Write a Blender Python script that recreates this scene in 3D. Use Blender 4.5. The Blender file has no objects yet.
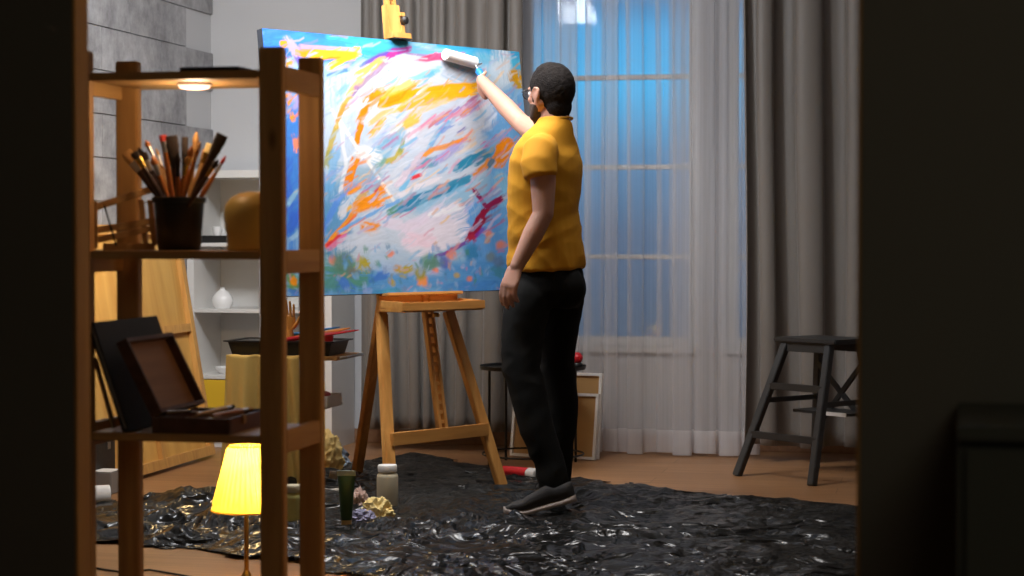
import bpy, bmesh, math, random
import numpy as np
from mathutils import Vector, Matrix, noise, Quaternion
R = math.radians
S = bpy.context.scene
COL = S.collection

# ------------------------------------------------------------------ camera
FPX = 2000.0
CAMH = 1.08
PITCH = math.atan(55 / FPX)
YAW = R(12.46)
CA, SA = math.cos(PITCH), math.sin(PITCH)
CY, SY = math.cos(YAW), math.sin(YAW)
cd = bpy.data.cameras.new('camera')
cam = bpy.data.objects.new('camera', cd)
COL.objects.link(cam)
cam.location = (0, 0, CAMH)
cam.rotation_euler = (math.pi / 2 - PITCH, 0, YAW)
cd.sensor_width = 36
cd.lens = FPX * 36 / 1024
cd.clip_start = 0.05
cd.dof.use_dof = True
cd.dof.focus_distance = 7.9
cd.dof.aperture_fstop = 4.5
S.camera = cam

S.view_settings.view_transform = 'Standard'
S.view_settings.look = 'None'
S.view_settings.gamma = 1
S.view_settings.use_curve_mapping = False
S.view_settings.exposure = 0.0

# ------------------------------------------------------------------ world: blue dusk outside the windows
wd = bpy.data.worlds.new('dusk'); S.world = wd; wd.use_nodes = True
wn = wd.node_tree.nodes; wl = wd.node_tree.links
bg = wn['Background']
tcw = wn.new('ShaderNodeTexCoord'); spw = wn.new('ShaderNodeSeparateXYZ'); mrw = wn.new('ShaderNodeMapRange'); rpw = wn.new('ShaderNodeValToRGB')
wl.new(tcw.outputs['Generated'], spw.inputs[0]); wl.new(spw.outputs['Z'], mrw.inputs[0])
mrw.inputs[1].default_value = -0.10; mrw.inputs[2].default_value = 0.30
els = rpw.color_ramp.elements                                     # grey-blue haze low, a band of cyan evening glow, deep blue above
els[0].position = 0.0; els[0].color = (0.035, 0.075, 0.13, 1)
els[1].position = 1.0; els[1].color = (0.008, 0.020, 0.045, 1)
for ps, c_ in ((.14, (0.040, 0.085, 0.15, 1)), (.25, (0.05, 0.12, 0.23, 1)), (.35, (0.035, 0.22, 0.44, 1)), (.43, (0.015, 0.50, 0.95, 1)), (.50, (0.015, 0.42, 0.85, 1)), (.55, (0.015, 0.12, 0.30, 1)), (.64, (0.012, 0.04, 0.09, 1))):
    e_ = els.new(ps); e_.color = c_
wl.new(mrw.outputs[0], rpw.inputs['Fac']); wl.new(rpw.outputs['Color'], bg.inputs['Color'])
bg.inputs['Strength'].default_value = 1.2

# ------------------------------------------------------------------ lights
def area(name, loc, target, size, power, color, sy=None, spread=None):
    l = bpy.data.lights.new(name, 'AREA'); l.energy = power; l.color = color
    l.shape = 'RECTANGLE' if sy else 'SQUARE'; l.size = size
    if sy: l.size_y = sy
    if spread: l.spread = spread
    o = bpy.data.objects.new(name, l); COL.objects.link(o); o.location = loc
    o.rotation_euler = (Vector(target) - Vector(loc)).to_track_quat('-Z', 'Y').to_euler()
    return o

def cw(X, Y, Z):                     # a point right/ahead/up of the camera -> room axes
    return Vector((X * CY - Y * SY, X * SY + Y * CY, Z))
def ray(px, py):
    xs, ys = (px - 512) / FPX, (288 - py) / FPX
    v = Vector((xs, CA + ys * SA, -SA + ys * CA))
    return v
def C(px, py, d):                    # camera-aligned coordinates of the sight line at distance d
    v = ray(px, py); k = d / v.y
    return Vector((v.x * k, d, CAMH + v.z * k))
def W(px, py, d):
    return cw(*C(px, py, d))
def G(px, py, z=0.0):                # where the sight line meets the floor
    v = ray(px, py); k = (z - CAMH) / v.z
    return cw(v.x * k, v.y * k, z)
def WY(px, py, y):                   # where it meets the plane y = const of the room
    v = cw(*ray(px, py)); k = y / v.y
    return Vector((v.x * k, y, CAMH + v.z * k))
def WX(px, py, x):
    v = cw(*ray(px, py)); k = x / v.x
    return Vector((x, v.y * k, CAMH + v.z * k))

KEY = area('studio_softbox', cw(-0.16, 7.72, 2.62), cw(-0.32, 8.0, 1.1), 0.7, 20, (1.0, 0.97, 0.95), spread=R(128))
FILL = area('ceiling_fill', (-1.6, 8.0, 2.70), (-1.5, 8.4, 0), 2.0, 21, (1.0, 0.96, 0.93))  # broad soft fill added to lift the room's shadows
CORNER = area('corner_fill', (-2.55, 7.1, 2.66), (-3.3, 9.7, 1.0), 0.5, 58, (0.93, 0.96, 1.0))  # added fill brightening the far corner, no fitting there
wl_ = bpy.data.lights.new('warm_corner_fill', 'POINT'); wl_.energy = 6.5; wl_.color = (1.0, 0.66, 0.28); wl_.shadow_soft_size = .02
wo_ = bpy.data.objects.new('warm_corner_fill', wl_); COL.objects.link(wo_); wo_.location = W(179, 226, 8.5)  # added warm fill floating behind the brush pot, no lamp there
HALL = area('hall_fill', (0.9, 0.6, 2.4), (0.5, 3.0, 0.9), 1.2, 4.6, (1.0, 0.93, 0.72))  # unseen weak fill added to lift the dark hall surfaces
WARM = area('warm_lamp_beside_doorway', (0.40, 4.32, 1.25), (-1.7, 4.25, 0.9), 0.35, 4.6, (1.0, 0.55, 0.18), sy=1.2)

# ------------------------------------------------------------------ materials
def nodes(m):
    m.use_nodes = True
    return m.node_tree.nodes, m.node_tree.links
def mat(name, color, rough=0.6, metal=0.0, bump=0.0, bscale=60.0, vary=0.0, vscale=6.0, spec=0.5, **kw):
    m = bpy.data.materials.new(name); n, l = nodes(m); b = n['Principled BSDF']
    b.inputs['Base Color'].default_value = (*color, 1)
    b.inputs['Roughness'].default_value = rough
    b.inputs['Metallic'].default_value = metal
    b.inputs['Specular IOR Level'].default_value = spec
    for k, v in kw.items(): b.inputs[k].default_value = v
    tc = n.new('ShaderNodeTexCoord')
    if vary:
        t = n.new('ShaderNodeTexNoise'); t.inputs['Scale'].default_value = vscale; t.inputs['Detail'].default_value = 5
        l.new(tc.outputs['Object'], t.inputs['Vector'])
        r = n.new('ShaderNodeValToRGB')
        r.color_ramp.elements[0].position = 0.3; r.color_ramp.elements[1].position = 0.7
        r.color_ramp.elements[0].color = (*[c * (1 - vary) for c in color], 1)
        r.color_ramp.elements[1].color = (*[min(1, c * (1 + vary)) for c in color], 1)
        l.new(t.outputs['Fac'], r.inputs['Fac']); l.new(r.outputs['Color'], b.inputs['Base Color'])
    if bump:
        t = n.new('ShaderNodeTexNoise'); t.inputs['Scale'].default_value = bscale; t.inputs['Detail'].default_value = 4
        l.new(tc.outputs['Object'], t.inputs['Vector'])
        bp = n.new('ShaderNodeBump'); bp.inputs['Strength'].default_value = bump; bp.inputs['Distance'].default_value = 0.01
        l.new(t.outputs['Fac'], bp.inputs['Height']); l.new(bp.outputs['Normal'], b.inputs['Normal'])
    return m
def wood(name, c1, c2, axis='Z', scale=9.0, rough=0.5, knots=True):
    m = bpy.data.materials.new(name); n, l = nodes(m); b = n['Principled BSDF']
    b.inputs['Roughness'].default_value = rough
    tc = n.new('ShaderNodeTexCoord'); mp = n.new('ShaderNodeMapping')
    sc = {'X': (0.06, 1, 1), 'Y': (1, 0.06, 1), 'Z': (1, 1, 0.06)}[axis]
    mp.inputs['Scale'].default_value = [s * scale for s in sc]
    l.new(tc.outputs['Object'], mp.inputs['Vector'])
    t = n.new('ShaderNodeTexNoise'); t.inputs['Scale'].default_value = 3; t.inputs['Detail'].default_value = 8; t.inputs['Distortion'].default_value = 0.6
    l.new(mp.outputs['Vector'], t.inputs['Vector'])
    r = n.new('ShaderNodeValToRGB')
    r.color_ramp.elements[0].position = 0.35; r.color_ramp.elements[1].position = 0.66
    r.color_ramp.elements[0].color = (*c2, 1); r.color_ramp.elements[1].color = (*c1, 1)
    l.new(t.outputs['Fac'], r.inputs['Fac'])
    last = r.outputs['Color']
    if knots:
        v = n.new('ShaderNodeTexVoronoi'); v.inputs['Scale'].default_value = 1.0
        mp2 = n.new('ShaderNodeMapping'); s2 = {'X': (2.2, 5, 5), 'Y': (5, 2.2, 5), 'Z': (5, 5, 2.2)}[axis]
        mp2.inputs['Scale'].default_value = s2
        l.new(tc.outputs['Object'], mp2.inputs['Vector']); l.new(mp2.outputs['Vector'], v.inputs['Vector'])
        kr = n.new('ShaderNodeValToRGB'); kr.color_ramp.elements[0].position = 0.03; kr.color_ramp.elements[1].position = 0.075
        kr.color_ramp.elements[0].color = (0.35, 0.28, 0.22, 1); kr.color_ramp.elements[1].color = (1, 1, 1, 1)
        l.new(v.outputs['Distance'], kr.inputs['Fac'])
        mx = n.new('ShaderNodeMix'); mx.data_type = 'RGBA'; mx.blend_type = 'MULTIPLY'; mx.inputs[0].default_value = 1
        l.new(last, mx.inputs[6]); l.new(kr.outputs['Color'], mx.inputs[7]); last = mx.outputs[2]
    l.new(last, b.inputs['Base Color'])
    return m

M = {}
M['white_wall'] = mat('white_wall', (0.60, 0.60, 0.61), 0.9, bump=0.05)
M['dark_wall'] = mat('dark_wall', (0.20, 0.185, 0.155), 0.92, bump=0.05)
M['ceiling'] = mat('ceiling_white', (0.7, 0.7, 0.7), 0.95, bump=0.03)
M['black_matte'] = mat('black_matte', (0.012, 0.012, 0.011), 0.6, bump=0.05)
M['black_plastic'] = mat('black_plastic', (0.012, 0.012, 0.012), 0.38, vary=0.1)
M['white_lacquer'] = mat('white_lacquer', (0.74, 0.73, 0.71), 0.45, vary=0.02)
M['yellow_paint'] = mat('yellow_lacquer', (0.80, 0.50, 0.03), 0.5, vary=0.03)
M['pine'] = wood('raw_pine', (0.62, 0.36, 0.13), (0.44, 0.23, 0.075), 'Z')
M['pine_y'] = wood('raw_pine_rail', (0.62, 0.36, 0.13), (0.44, 0.23, 0.075), 'Y')
M['pine_x'] = wood('raw_pine_board', (0.62, 0.36, 0.13), (0.44, 0.23, 0.075), 'X')
M['beech'] = wood('oiled_beech', (0.66, 0.33, 0.09), (0.50, 0.22, 0.05), 'Z', knots=False, rough=0.42)
M['beech_x'] = wood('oiled_beech_rail', (0.66, 0.33, 0.09), (0.50, 0.22, 0.05), 'X', knots=False, rough=0.42)
M['ply'] = wood('pine_plywood', (0.70, 0.42, 0.115), (0.58, 0.31, 0.075), 'Z', scale=4)
M['ply_frame'] = wood('pine_batten', (0.66, 0.37, 0.11), (0.52, 0.26, 0.07), 'Z', knots=False)
M['dark_wood'] = wood('reddish_dark_wood', (0.13, 0.05, 0.025), (0.07, 0.026, 0.014), 'Y', knots=False, rough=0.4)
M['mid_wood'] = wood('brown_case_wood', (0.34, 0.18, 0.095), (0.25, 0.125, 0.065), 'Y', knots=False, rough=0.45)
M['brass'] = mat('aged_brass', (0.55, 0.33, 0.10), 0.32, 1.0, vary=0.12)
M['steel'] = mat('brushed_steel', (0.55, 0.55, 0.56), 0.35, 1.0, vary=0.06)
M['red'] = mat('red_plastic', (0.62, 0.015, 0.025), 0.4, vary=0.05)
M['orange'] = mat('orange_plastic', (0.85, 0.28, 0.02), 0.4, vary=0.05)
M['blue'] = mat('blue_plastic', (0.02, 0.22, 0.62), 0.4, vary=0.05)
M['green'] = mat('dark_green_plastic', (0.022, 0.055, 0.010), 0.45, vary=0.1)
M['tan_cap'] = mat('tan_plastic', (0.62, 0.40, 0.16), 0.5, vary=0.05)
M['clear_rim'] = mat('pale_clear_plastic', (0.42, 0.48, 0.42), 0.3, vary=0.05)
M['white_plastic'] = mat('white_plastic', (0.78, 0.77, 0.75), 0.42, vary=0.03)
M['cream_plastic'] = mat('cream_plastic', (0.52, 0.46, 0.33), 0.4, vary=0.05)
M['olive_jar'] = mat('olive_yellow_glass', (0.46, 0.44, 0.17), 0.3, vary=0.08)
M['ceramic'] = mat('white_ceramic', (0.86, 0.86, 0.86), 0.15, vary=0.01)
M['cardboard'] = mat('brown_hardboard', (0.40, 0.23, 0.085), 0.8, bump=0.1, vary=0.08)
M['white_frame'] = mat('white_primed_edge', (0.72, 0.71, 0.69), 0.7, vary=0.03)
M['stool_black'] = mat('black_painted_wood', (0.022, 0.022, 0.022), 0.5, bump=0.05, vary=0.1)
M['grey_block'] = mat('grey_foam', (0.27, 0.25, 0.23), 0.9, bump=0.1)
M['paper'] = mat('white_paper', (0.75, 0.72, 0.68), 0.85, bump=0.05)
M['portfolio'] = mat('black_portfolio_board', (0.018, 0.016, 0.015), 0.55, bump=0.06)
M['gold_form'] = mat('golden_tan_form', (0.54, 0.40, 0.12), 0.45, vary=0.08, vscale=9)
M['skin'] = mat('skin', (0.50, 0.265, 0.19), 0.5, bump=0.04, bscale=120, vary=0.06, vscale=14)
M['skin'].node_tree.nodes['Principled BSDF'].inputs['Subsurface Weight'].default_value = 0.08
M['skin'].node_tree.nodes['Principled BSDF'].inputs['Subsurface Radius'].default_value = (0.02, 0.008, 0.004)
M['hair'] = mat('black_hair', (0.014, 0.011, 0.010), 0.8, bump=0.6, bscale=190, spec=0.12, vary=.3, vscale=60)
M['beard'] = mat('dark_brown_beard', (0.045, 0.026, 0.018), 0.75, bump=0.5, bscale=200)
M['shirt'] = mat('mustard_yellow_jersey', (0.60, 0.27, 0.004), 0.85, bump=0.08, bscale=400, vary=0.04)
M['trousers'] = mat('black_denim', (0.0075, 0.0075, 0.007), 0.9, bump=0.1, bscale=300, spec=0.2)
M['shoe'] = mat('dark_grey_knit', (0.035, 0.032, 0.032), 0.8, bump=0.3, bscale=300)
M['sole'] = mat('off_white_rubber', (0.50, 0.42, 0.38), 0.6, vary=0.06)
M['roller_nap'] = mat('white_roller_nap', (0.85, 0.84, 0.83), 0.95, bump=0.3, bscale=250)
M['yellow_cloth'] = mat('ochre_cloth', (0.60, 0.40, 0.11), 0.9, bump=0.1, bscale=200)
M['pale_yellow_cloth'] = mat('pale_yellow_rag', (0.80, 0.62, 0.26), 0.9, bump=0.2, vary=0.2, vscale=18)
M['blue_rag'] = mat('blue_white_rag', (0.36, 0.44, 0.55), 0.9, bump=0.2, vary=0.5, vscale=22)
M['violet_rag'] = mat('violet_stained_rag', (0.26, 0.25, 0.36), 0.9, bump=0.2, vary=0.5, vscale=25)
M['pink_rag'] = mat('pinkish_brown_rag', (0.52, 0.36, 0.30), 0.9, bump=0.2, vary=0.4, vscale=25)
M['hand_wood'] = wood('varnished_maple', (0.75, 0.36, 0.07), (0.5, 0.2, 0.04), 'Z', knots=False, rough=0.35)
M['black_wire'] = mat('black_wire', (0.015, 0.014, 0.013), 0.45, 0.4, vary=0.05)
M['bristle_tan'] = mat('tan_bristle', (0.42, 0.22, 0.07), 0.8, bump=0.3, bscale=300)
M['bristle_dark'] = mat('dark_bristle', (0.03, 0.018, 0.012), 0.8, bump=0.3, bscale=300)
M['bristle_red'] = mat('red_painted_bristle', (0.45, 0.03, 0.02), 0.7, bump=0.3, bscale=300)
M['bristle_orange'] = mat('orange_bristle', (0.50, 0.17, 0.04), 0.7, bump=0.3, bscale=300)
M['handle_dark'] = mat('dark_lacquered_handle', (0.05, 0.022, 0.012), 0.3, vary=0.1)
M['handle_orange'] = mat('orange_lacquered_handle', (0.42, 0.14, 0.025), 0.3, vary=0.1)
M['handle_tan'] = mat('tan_wood_handle', (0.48, 0.28, 0.10), 0.4, vary=0.1)
M['gold_ferrule'] = mat('gold_ferrule', (0.75, 0.48, 0.12), 0.25, 1.0, vary=0.05)

def emis(name, color, strength):
    m = bpy.data.materials.new(name); n, l = nodes(m); b = n['Principled BSDF']
    b.inputs['Base Color'].default_value = (*color, 1)
    b.inputs['Emission Color'].default_value = (*color, 1); b.inputs['Emission Strength'].default_value = strength
    return m
M['led'] = emis('warm_pink_led', (1.0, 0.55, 0.42), 2.6)
M['bulb'] = emis('bulb_glass', (1.0, 0.80, 0.38), 12.0)

def floor_mat():
    m = bpy.data.materials.new('oak_laminate_floor'); n, l = nodes(m); b = n['Principled BSDF']
    tc = n.new('ShaderNodeTexCoord')
    br = n.new('ShaderNodeTexBrick'); br.inputs['Scale'].default_value = 1
    br.inputs['Brick Width'].default_value = 1.28; br.inputs['Row Height'].default_value = 0.19
    br.inputs['Mortar Size'].default_value = 0.0012; br.offset = 0.37
    br.inputs['Color1'].default_value = (0.40, 0.20, 0.085, 1); br.inputs['Color2'].default_value = (0.335, 0.165, 0.068, 1)
    br.inputs['Mortar'].default_value = (0.12, 0.06, 0.03, 1)
    l.new(tc.outputs['Object'], br.inputs['Vector'])
    mp = n.new('ShaderNodeMapping'); mp.inputs['Scale'].default_value = (0.9, 14, 1)
    l.new(tc.outputs['Object'], mp.inputs['Vector'])
    t = n.new('ShaderNodeTexNoise'); t.inputs['Scale'].default_value = 2.2; t.inputs['Detail'].default_value = 7; t.inputs['Distortion'].default_value = 0.5
    l.new(mp.outputs['Vector'], t.inputs['Vector'])
    r = n.new('ShaderNodeValToRGB'); r.color_ramp.elements[0].position = 0.3; r.color_ramp.elements[1].position = 0.7
    r.color_ramp.elements[0].color = (0.72, 0.70, 0.68, 1); r.color_ramp.elements[1].color = (1, 1, 1, 1)
    l.new(t.outputs['Fac'], r.inputs['Fac'])
    mx = n.new('ShaderNodeMix'); mx.data_type = 'RGBA'; mx.blend_type = 'MULTIPLY'; mx.inputs[0].default_value = 1
    l.new(br.outputs['Color'], mx.inputs[6]); l.new(r.outputs['Color'], mx.inputs[7])
    l.new(mx.outputs[2], b.inputs['Base Color'])
    b.inputs['Roughness'].default_value = 0.42
    return m
M['floor'] = floor_mat()

def concrete():
    m = bpy.data.materials.new('grey_concrete_tile'); n, l = nodes(m); b = n['Principled BSDF']
    tc = n.new('ShaderNodeTexCoord')
    t = n.new('ShaderNodeTexNoise'); t.inputs['Scale'].default_value = 7; t.inputs['Detail'].default_value = 9; t.inputs['Roughness'].default_value = 0.7
    l.new(tc.outputs['Object'], t.inputs['Vector'])
    r = n.new('ShaderNodeValToRGB')
    r.color_ramp.elements[0].position = 0.33; r.color_ramp.elements[1].position = 0.7
    r.color_ramp.elements[0].color = (0.22, 0.217, 0.225, 1); r.color_ramp.elements[1].color = (0.50, 0.495, 0.51, 1)
    l.new(t.outputs['Fac'], r.inputs['Fac']); l.new(r.outputs['Color'], b.inputs['Base Color'])
    bp = n.new('ShaderNodeBump'); bp.inputs['Strength'].default_value = 0.25; bp.inputs['Distance'].default_value = 0.01
    l.new(t.outputs['Fac'], bp.inputs['Height']); l.new(bp.outputs['Normal'], b.inputs['Normal'])
    b.inputs['Roughness'].default_value = 0.8
    return m
M['concrete'] = concrete()

def sheer_mat(name, transp):
    m = bpy.data.materials.new(name); n, l = nodes(m)
    n.remove(n['Principled BSDF']); out = n['Material Output']
    tr = n.new('ShaderNodeBsdfTransparent')
    df = n.new('ShaderNodeBsdfDiffuse'); df.inputs['Color'].default_value = (0.90, 0.88, 0.89, 1)
    tl = n.new('ShaderNodeBsdfTranslucent'); tl.inputs['Color'].default_value = (0.90, 0.88, 0.89, 1)
    a = n.new('ShaderNodeMixShader'); a.inputs[0].default_value = 0.5
    l.new(df.outputs[0], a.inputs[1]); l.new(tl.outputs[0], a.inputs[2])
    c = n.new('ShaderNodeMixShader')
    tc = n.new('ShaderNodeTexCoord'); mp = n.new('ShaderNodeMapping'); mp.inputs['Scale'].default_value = (90, 90, 1.2)
    l.new(tc.outputs['Object'], mp.inputs['Vector'])
    t = n.new('ShaderNodeTexNoise'); t.inputs['Scale'].default_value = 1; l.new(mp.outputs['Vector'], t.inputs['Vector'])
    mr = n.new('ShaderNodeMapRange'); mr.inputs[3].default_value = 1 - transp - 0.05; mr.inputs[4].default_value = 1 - transp + 0.05
    l.new(t.outputs['Fac'], mr.inputs[0]); l.new(mr.outputs[0], c.inputs[0])
    l.new(tr.outputs[0], c.inputs[1]); l.new(a.outputs[0], c.inputs[2])
    l.new(c.outputs[0], out.inputs['Surface'])
    return m
M['sheer'] = sheer_mat('white_voile', 0.70)
M['sheer_hem'] = sheer_mat('white_voile_hem', 0.45)

def drape_mat():
    m = bpy.data.materials.new('taupe_satin_drape'); n, l = nodes(m); b = n['Principled BSDF']
    b.inputs['Base Color'].default_value = (0.185, 0.166, 0.148, 1); b.inputs['Roughness'].default_value = 0.5
    b.inputs['Sheen Weight'].default_value = 0.25; b.inputs['Specular IOR Level'].default_value = 0.45
    tc = n.new('ShaderNodeTexCoord'); mp = n.new('ShaderNodeMapping'); mp.inputs['Scale'].default_value = (300, 300, 40)
    l.new(tc.outputs['Object'], mp.inputs['Vector'])
    t = n.new('ShaderNodeTexNoise'); t.inputs['Scale'].default_value = 1; l.new(mp.outputs['Vector'], t.inputs['Vector'])
    bp = n.new('ShaderNodeBump'); bp.inputs['Strength'].default_value = 0.15; bp.inputs['Distance'].default_value = 0.002
    l.new(t.outputs['Fac'], bp.inputs['Height']); l.new(bp.outputs['Normal'], b.inputs['Normal'])
    return m
M['drape'] = drape_mat()

def glass_mat():
    m = bpy.data.materials.new('window_glass'); n, l = nodes(m); n.remove(n['Principled BSDF']); out = n['Material Output']
    tr = n.new('ShaderNodeBsdfTransparent'); tr.inputs['Color'].default_value = (0.93, 0.96, 0.98, 1)
    gl = n.new('ShaderNodeBsdfGlossy'); gl.inputs['Roughness'].default_value = 0.03
    t = n.new('ShaderNodeTexNoise'); t.inputs['Scale'].default_value = 2
    mr = n.new('ShaderNodeMapRange'); mr.inputs[3].default_value = 0.025; mr.inputs[4].default_value = 0.045
    l.new(t.outputs['Fac'], mr.inputs[0])
    c = n.new('ShaderNodeMixShader'); l.new(mr.outputs[0], c.inputs[0])
    l.new(tr.outputs[0], c.inputs[1]); l.new(gl.outputs[0], c.inputs[2]); l.new(c.outputs[0], out.inputs['Surface'])
    return m
M['glass'] = glass_mat()

def tarp_mat():
    m = bpy.data.materials.new('black_plastic_sheet'); n, l = nodes(m); b = n['Principled BSDF']
    b.inputs['Base Color'].default_value = (0.012, 0.012, 0.0115, 1); b.inputs['Roughness'].default_value = 0.19
    b.inputs['Specular IOR Level'].default_value = 0.36
    tc = n.new('ShaderNodeTexCoord')
    def crease(scale, dist, detail):
        t = n.new('ShaderNodeTexNoise'); t.inputs['Scale'].default_value = scale; t.inputs['Detail'].default_value = detail; t.inputs['Distortion'].default_value = dist
        l.new(tc.outputs['Object'], t.inputs['Vector'])
        a = n.new('ShaderNodeMath'); a.operation = 'SUBTRACT'; a.inputs[1].default_value = .5; l.new(t.outputs['Fac'], a.inputs[0])
        b2 = n.new('ShaderNodeMath'); b2.operation = 'ABSOLUTE'; l.new(a.outputs[0], b2.inputs[0])
        c = n.new('ShaderNodeMapRange'); c.inputs[1].default_value = 0; c.inputs[2].default_value = .16; c.inputs[3].default_value = 1; c.inputs[4].default_value = 0
        c.interpolation_type = 'SMOOTHERSTEP'; l.new(b2.outputs[0], c.inputs[0]); return c.outputs[0]
    c1, c2 = crease(2.1, 1.8, 2.0), crease(6.0, 1.4, 2.5)
    ad = n.new('ShaderNodeMath'); ad.operation = 'MULTIPLY_ADD'; ad.inputs[1].default_value = 0.26
    l.new(c2, ad.inputs[0]); l.new(c1, ad.inputs[2])
    bp = n.new('ShaderNodeBump'); bp.inputs['Strength'].default_value = 0.7; bp.inputs['Distance'].default_value = 0.024
    l.new(ad.outputs[0], bp.inputs['Height']); l.new(bp.outputs['Normal'], b.inputs['Normal'])
    return m
M['tarp'] = tarp_mat()

def shade_mat():
    m = bpy.data.materials.new('yellow_pleated_shade'); n, l = nodes(m); n.remove(n['Principled BSDF']); out = n['Material Output']
    df = n.new('ShaderNodeBsdfDiffuse'); tl = n.new('ShaderNodeBsdfTranslucent')
    tc = n.new('ShaderNodeTexCoord'); t = n.new('ShaderNodeTexNoise'); t.inputs['Scale'].default_value = 60
    l.new(tc.outputs['Object'], t.inputs['Vector'])
    r = n.new('ShaderNodeValToRGB'); r.color_ramp.elements[0].color = (0.82, 0.60, 0.11, 1); r.color_ramp.elements[1].color = (0.90, 0.70, 0.16, 1)
    l.new(t.outputs['Fac'], r.inputs['Fac'])
    l.new(r.outputs['Color'], df.inputs['Color']); l.new(r.outputs['Color'], tl.inputs['Color'])
    c = n.new('ShaderNodeMixShader'); c.inputs[0].default_value = 0.6
    l.new(df.outputs[0], c.inputs[1]); l.new(tl.outputs[0], c.inputs[2]); l.new(c.outputs[0], out.inputs['Surface'])
    return m
M['shade'] = shade_mat()

# ------------------------------------------------------------------ builders
def basis(d):
    d = Vector(d).normalized()
    a = Vector((0, 0, 1)) if abs(d.z) < 0.9 else Vector((1, 0, 0))
    u = d.cross(a).normalized(); v = u.cross(d).normalized()
    return u, v, d
class MB:
    def __init__(self): self.bm = bmesh.new()
    def box(self, c, s, rot=None, bevel=0.0):
        c = Vector(c); mt = Matrix.Translation(c)
        if rot is not None: mt = mt @ rot.to_4x4()
        r = bmesh.ops.create_cube(self.bm, size=1, matrix=mt @ Matrix.Diagonal((s[0], s[1], s[2], 1)))
        if bevel:
            es = list({e for v in r['verts'] for e in v.link_edges})
            bmesh.ops.bevel(self.bm, geom=es, offset=bevel, segments=2, affect='EDGES')
        return self
    def span(self, a, b, bevel=0.0):
        a, b = Vector(a), Vector(b)
        return self.box((a + b) / 2, [abs(b[i] - a[i]) for i in range(3)], None, bevel)
    def bar(self, p, q, w, h, up=(0, 0, 1), bevel=0.0):      # rectangular bar p -> q, w along side, h along up
        p, q = Vector(p), Vector(q); d = (q - p).normalized(); up = Vector(up)
        s = d.cross(up).normalized(); u = s.cross(d).normalized()
        rot = Matrix((s, d, u)).transposed()
        return self.box((p + q) / 2, (w, (q - p).length, h), rot, bevel)
    def tube(self, pts, rad, seg=10, side=None, cap=True, closed=False):
        pts = [Vector(p) for p in pts]; n = len(pts)
        if not isinstance(rad, (list, tuple)): rad = [rad] * n
        rings = []; u0 = None
        for i, p in enumerate(pts):
            if closed: t = (pts[(i + 1) % n] - pts[i - 1]).normalized()
            else: t = (pts[min(i + 1, n - 1)] - pts[max(i - 1, 0)]).normalized()
            if side is not None:
                u = Vector(side) - t * Vector(side).dot(t); u.normalize()
            elif u0 is None: u = basis(t)[0]
            else: u = (u0 - t * u0.dot(t)).normalized()
            u0 = u; v = t.cross(u)
            ra = rad[i]
            if not isinstance(ra, (list, tuple)): ra = (ra, ra)
            rings.append([self.bm.verts.new(p + u * (ra[0] * math.cos(2 * math.pi * k / seg)) + v * (ra[1] * math.sin(2 * math.pi * k / seg))) for k in range(seg)])
        m = n if closed else n - 1
        for i in range(m):
            a, b = rings[i], rings[(i + 1) % n]
            for k in range(seg):
                self.bm.faces.new((a[k], a[(k + 1) % seg], b[(k + 1) % seg], b[k]))
        if cap and not closed:
            self.bm.faces.new(list(reversed(rings[0]))); self.bm.faces.new(rings[-1])
        return self
    def limb(self, pts, rad, seg=16, side=None):              # tube with round ends
        self.tube(pts, rad, seg, side)
        for p, ra in ((pts[0], rad[0]), (pts[-1], rad[-1])):
            if not isinstance(ra, (list, tuple)): ra = (ra, ra)
            self.ball(p, (min(ra),) * 3)
        return self
    def ball(self, c, r, rot=None, seg=18):
        mt = Matrix.Translation(Vector(c))
        if rot is not None: mt = mt @ rot.to_4x4()
        bmesh.ops.create_uvsphere(self.bm, u_segments=seg, v_segments=max(8, seg * 2 // 3), radius=1, matrix=mt @ Matrix.Diagonal((r[0], r[1], r[2], 1)))
        return self
    def lathe(self, prof, c=(0, 0, 0), seg=32, axis=None):
        c = Vector(c); u, v, d = (Vector((1, 0, 0)), Vector((0, 1, 0)), Vector((0, 0, 1))) if axis is None else basis(axis)
        if axis is not None: u, v = v, u
        rings = []
        for r, z in prof:
            if r < 1e-6: rings.append([self.bm.verts.new(c + d * z)])
            else: rings.append([self.bm.verts.new(c + d * z + (u * math.cos(2 * math.pi * k / seg) + v * math.sin(2 * math.pi * k / seg)) * r) for k in range(seg)])
        for a, b in zip(rings, rings[1:]):
            for k in range(seg):
                q = [a[k % len(a)], a[(k + 1) % len(a)], b[(k + 1) % len(b)], b[k % len(b)]]
                q = [x for i, x in enumerate(q) if x not in q[:i]]
                if len(q) > 2: self.bm.faces.new(q)
        return self
    def quad(self, *p):
        self.bm.faces.new([self.bm.verts.new(Vector(x)) for x in p]); return self
    def grid(self, fn, nu, nv, closed=False):
        vs = [[self.bm.verts.new(Vector(fn(i / nu, j / nv))) for j in range(nv + 1)] for i in range(nu + (0 if closed else 1))]
        for i in range(nu):
            a, b = vs[i], vs[(i + 1) % len(vs)]
            for j in range(nv): self.bm.faces.new((a[j], b[j], b[j + 1], a[j + 1]))
        return self
    def mesh(self, name):
        bmesh.ops.recalc_face_normals(self.bm, faces=self.bm.faces)
        me = bpy.data.meshes.new(name); self.bm.to_mesh(me); self.bm.free(); return me

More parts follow.
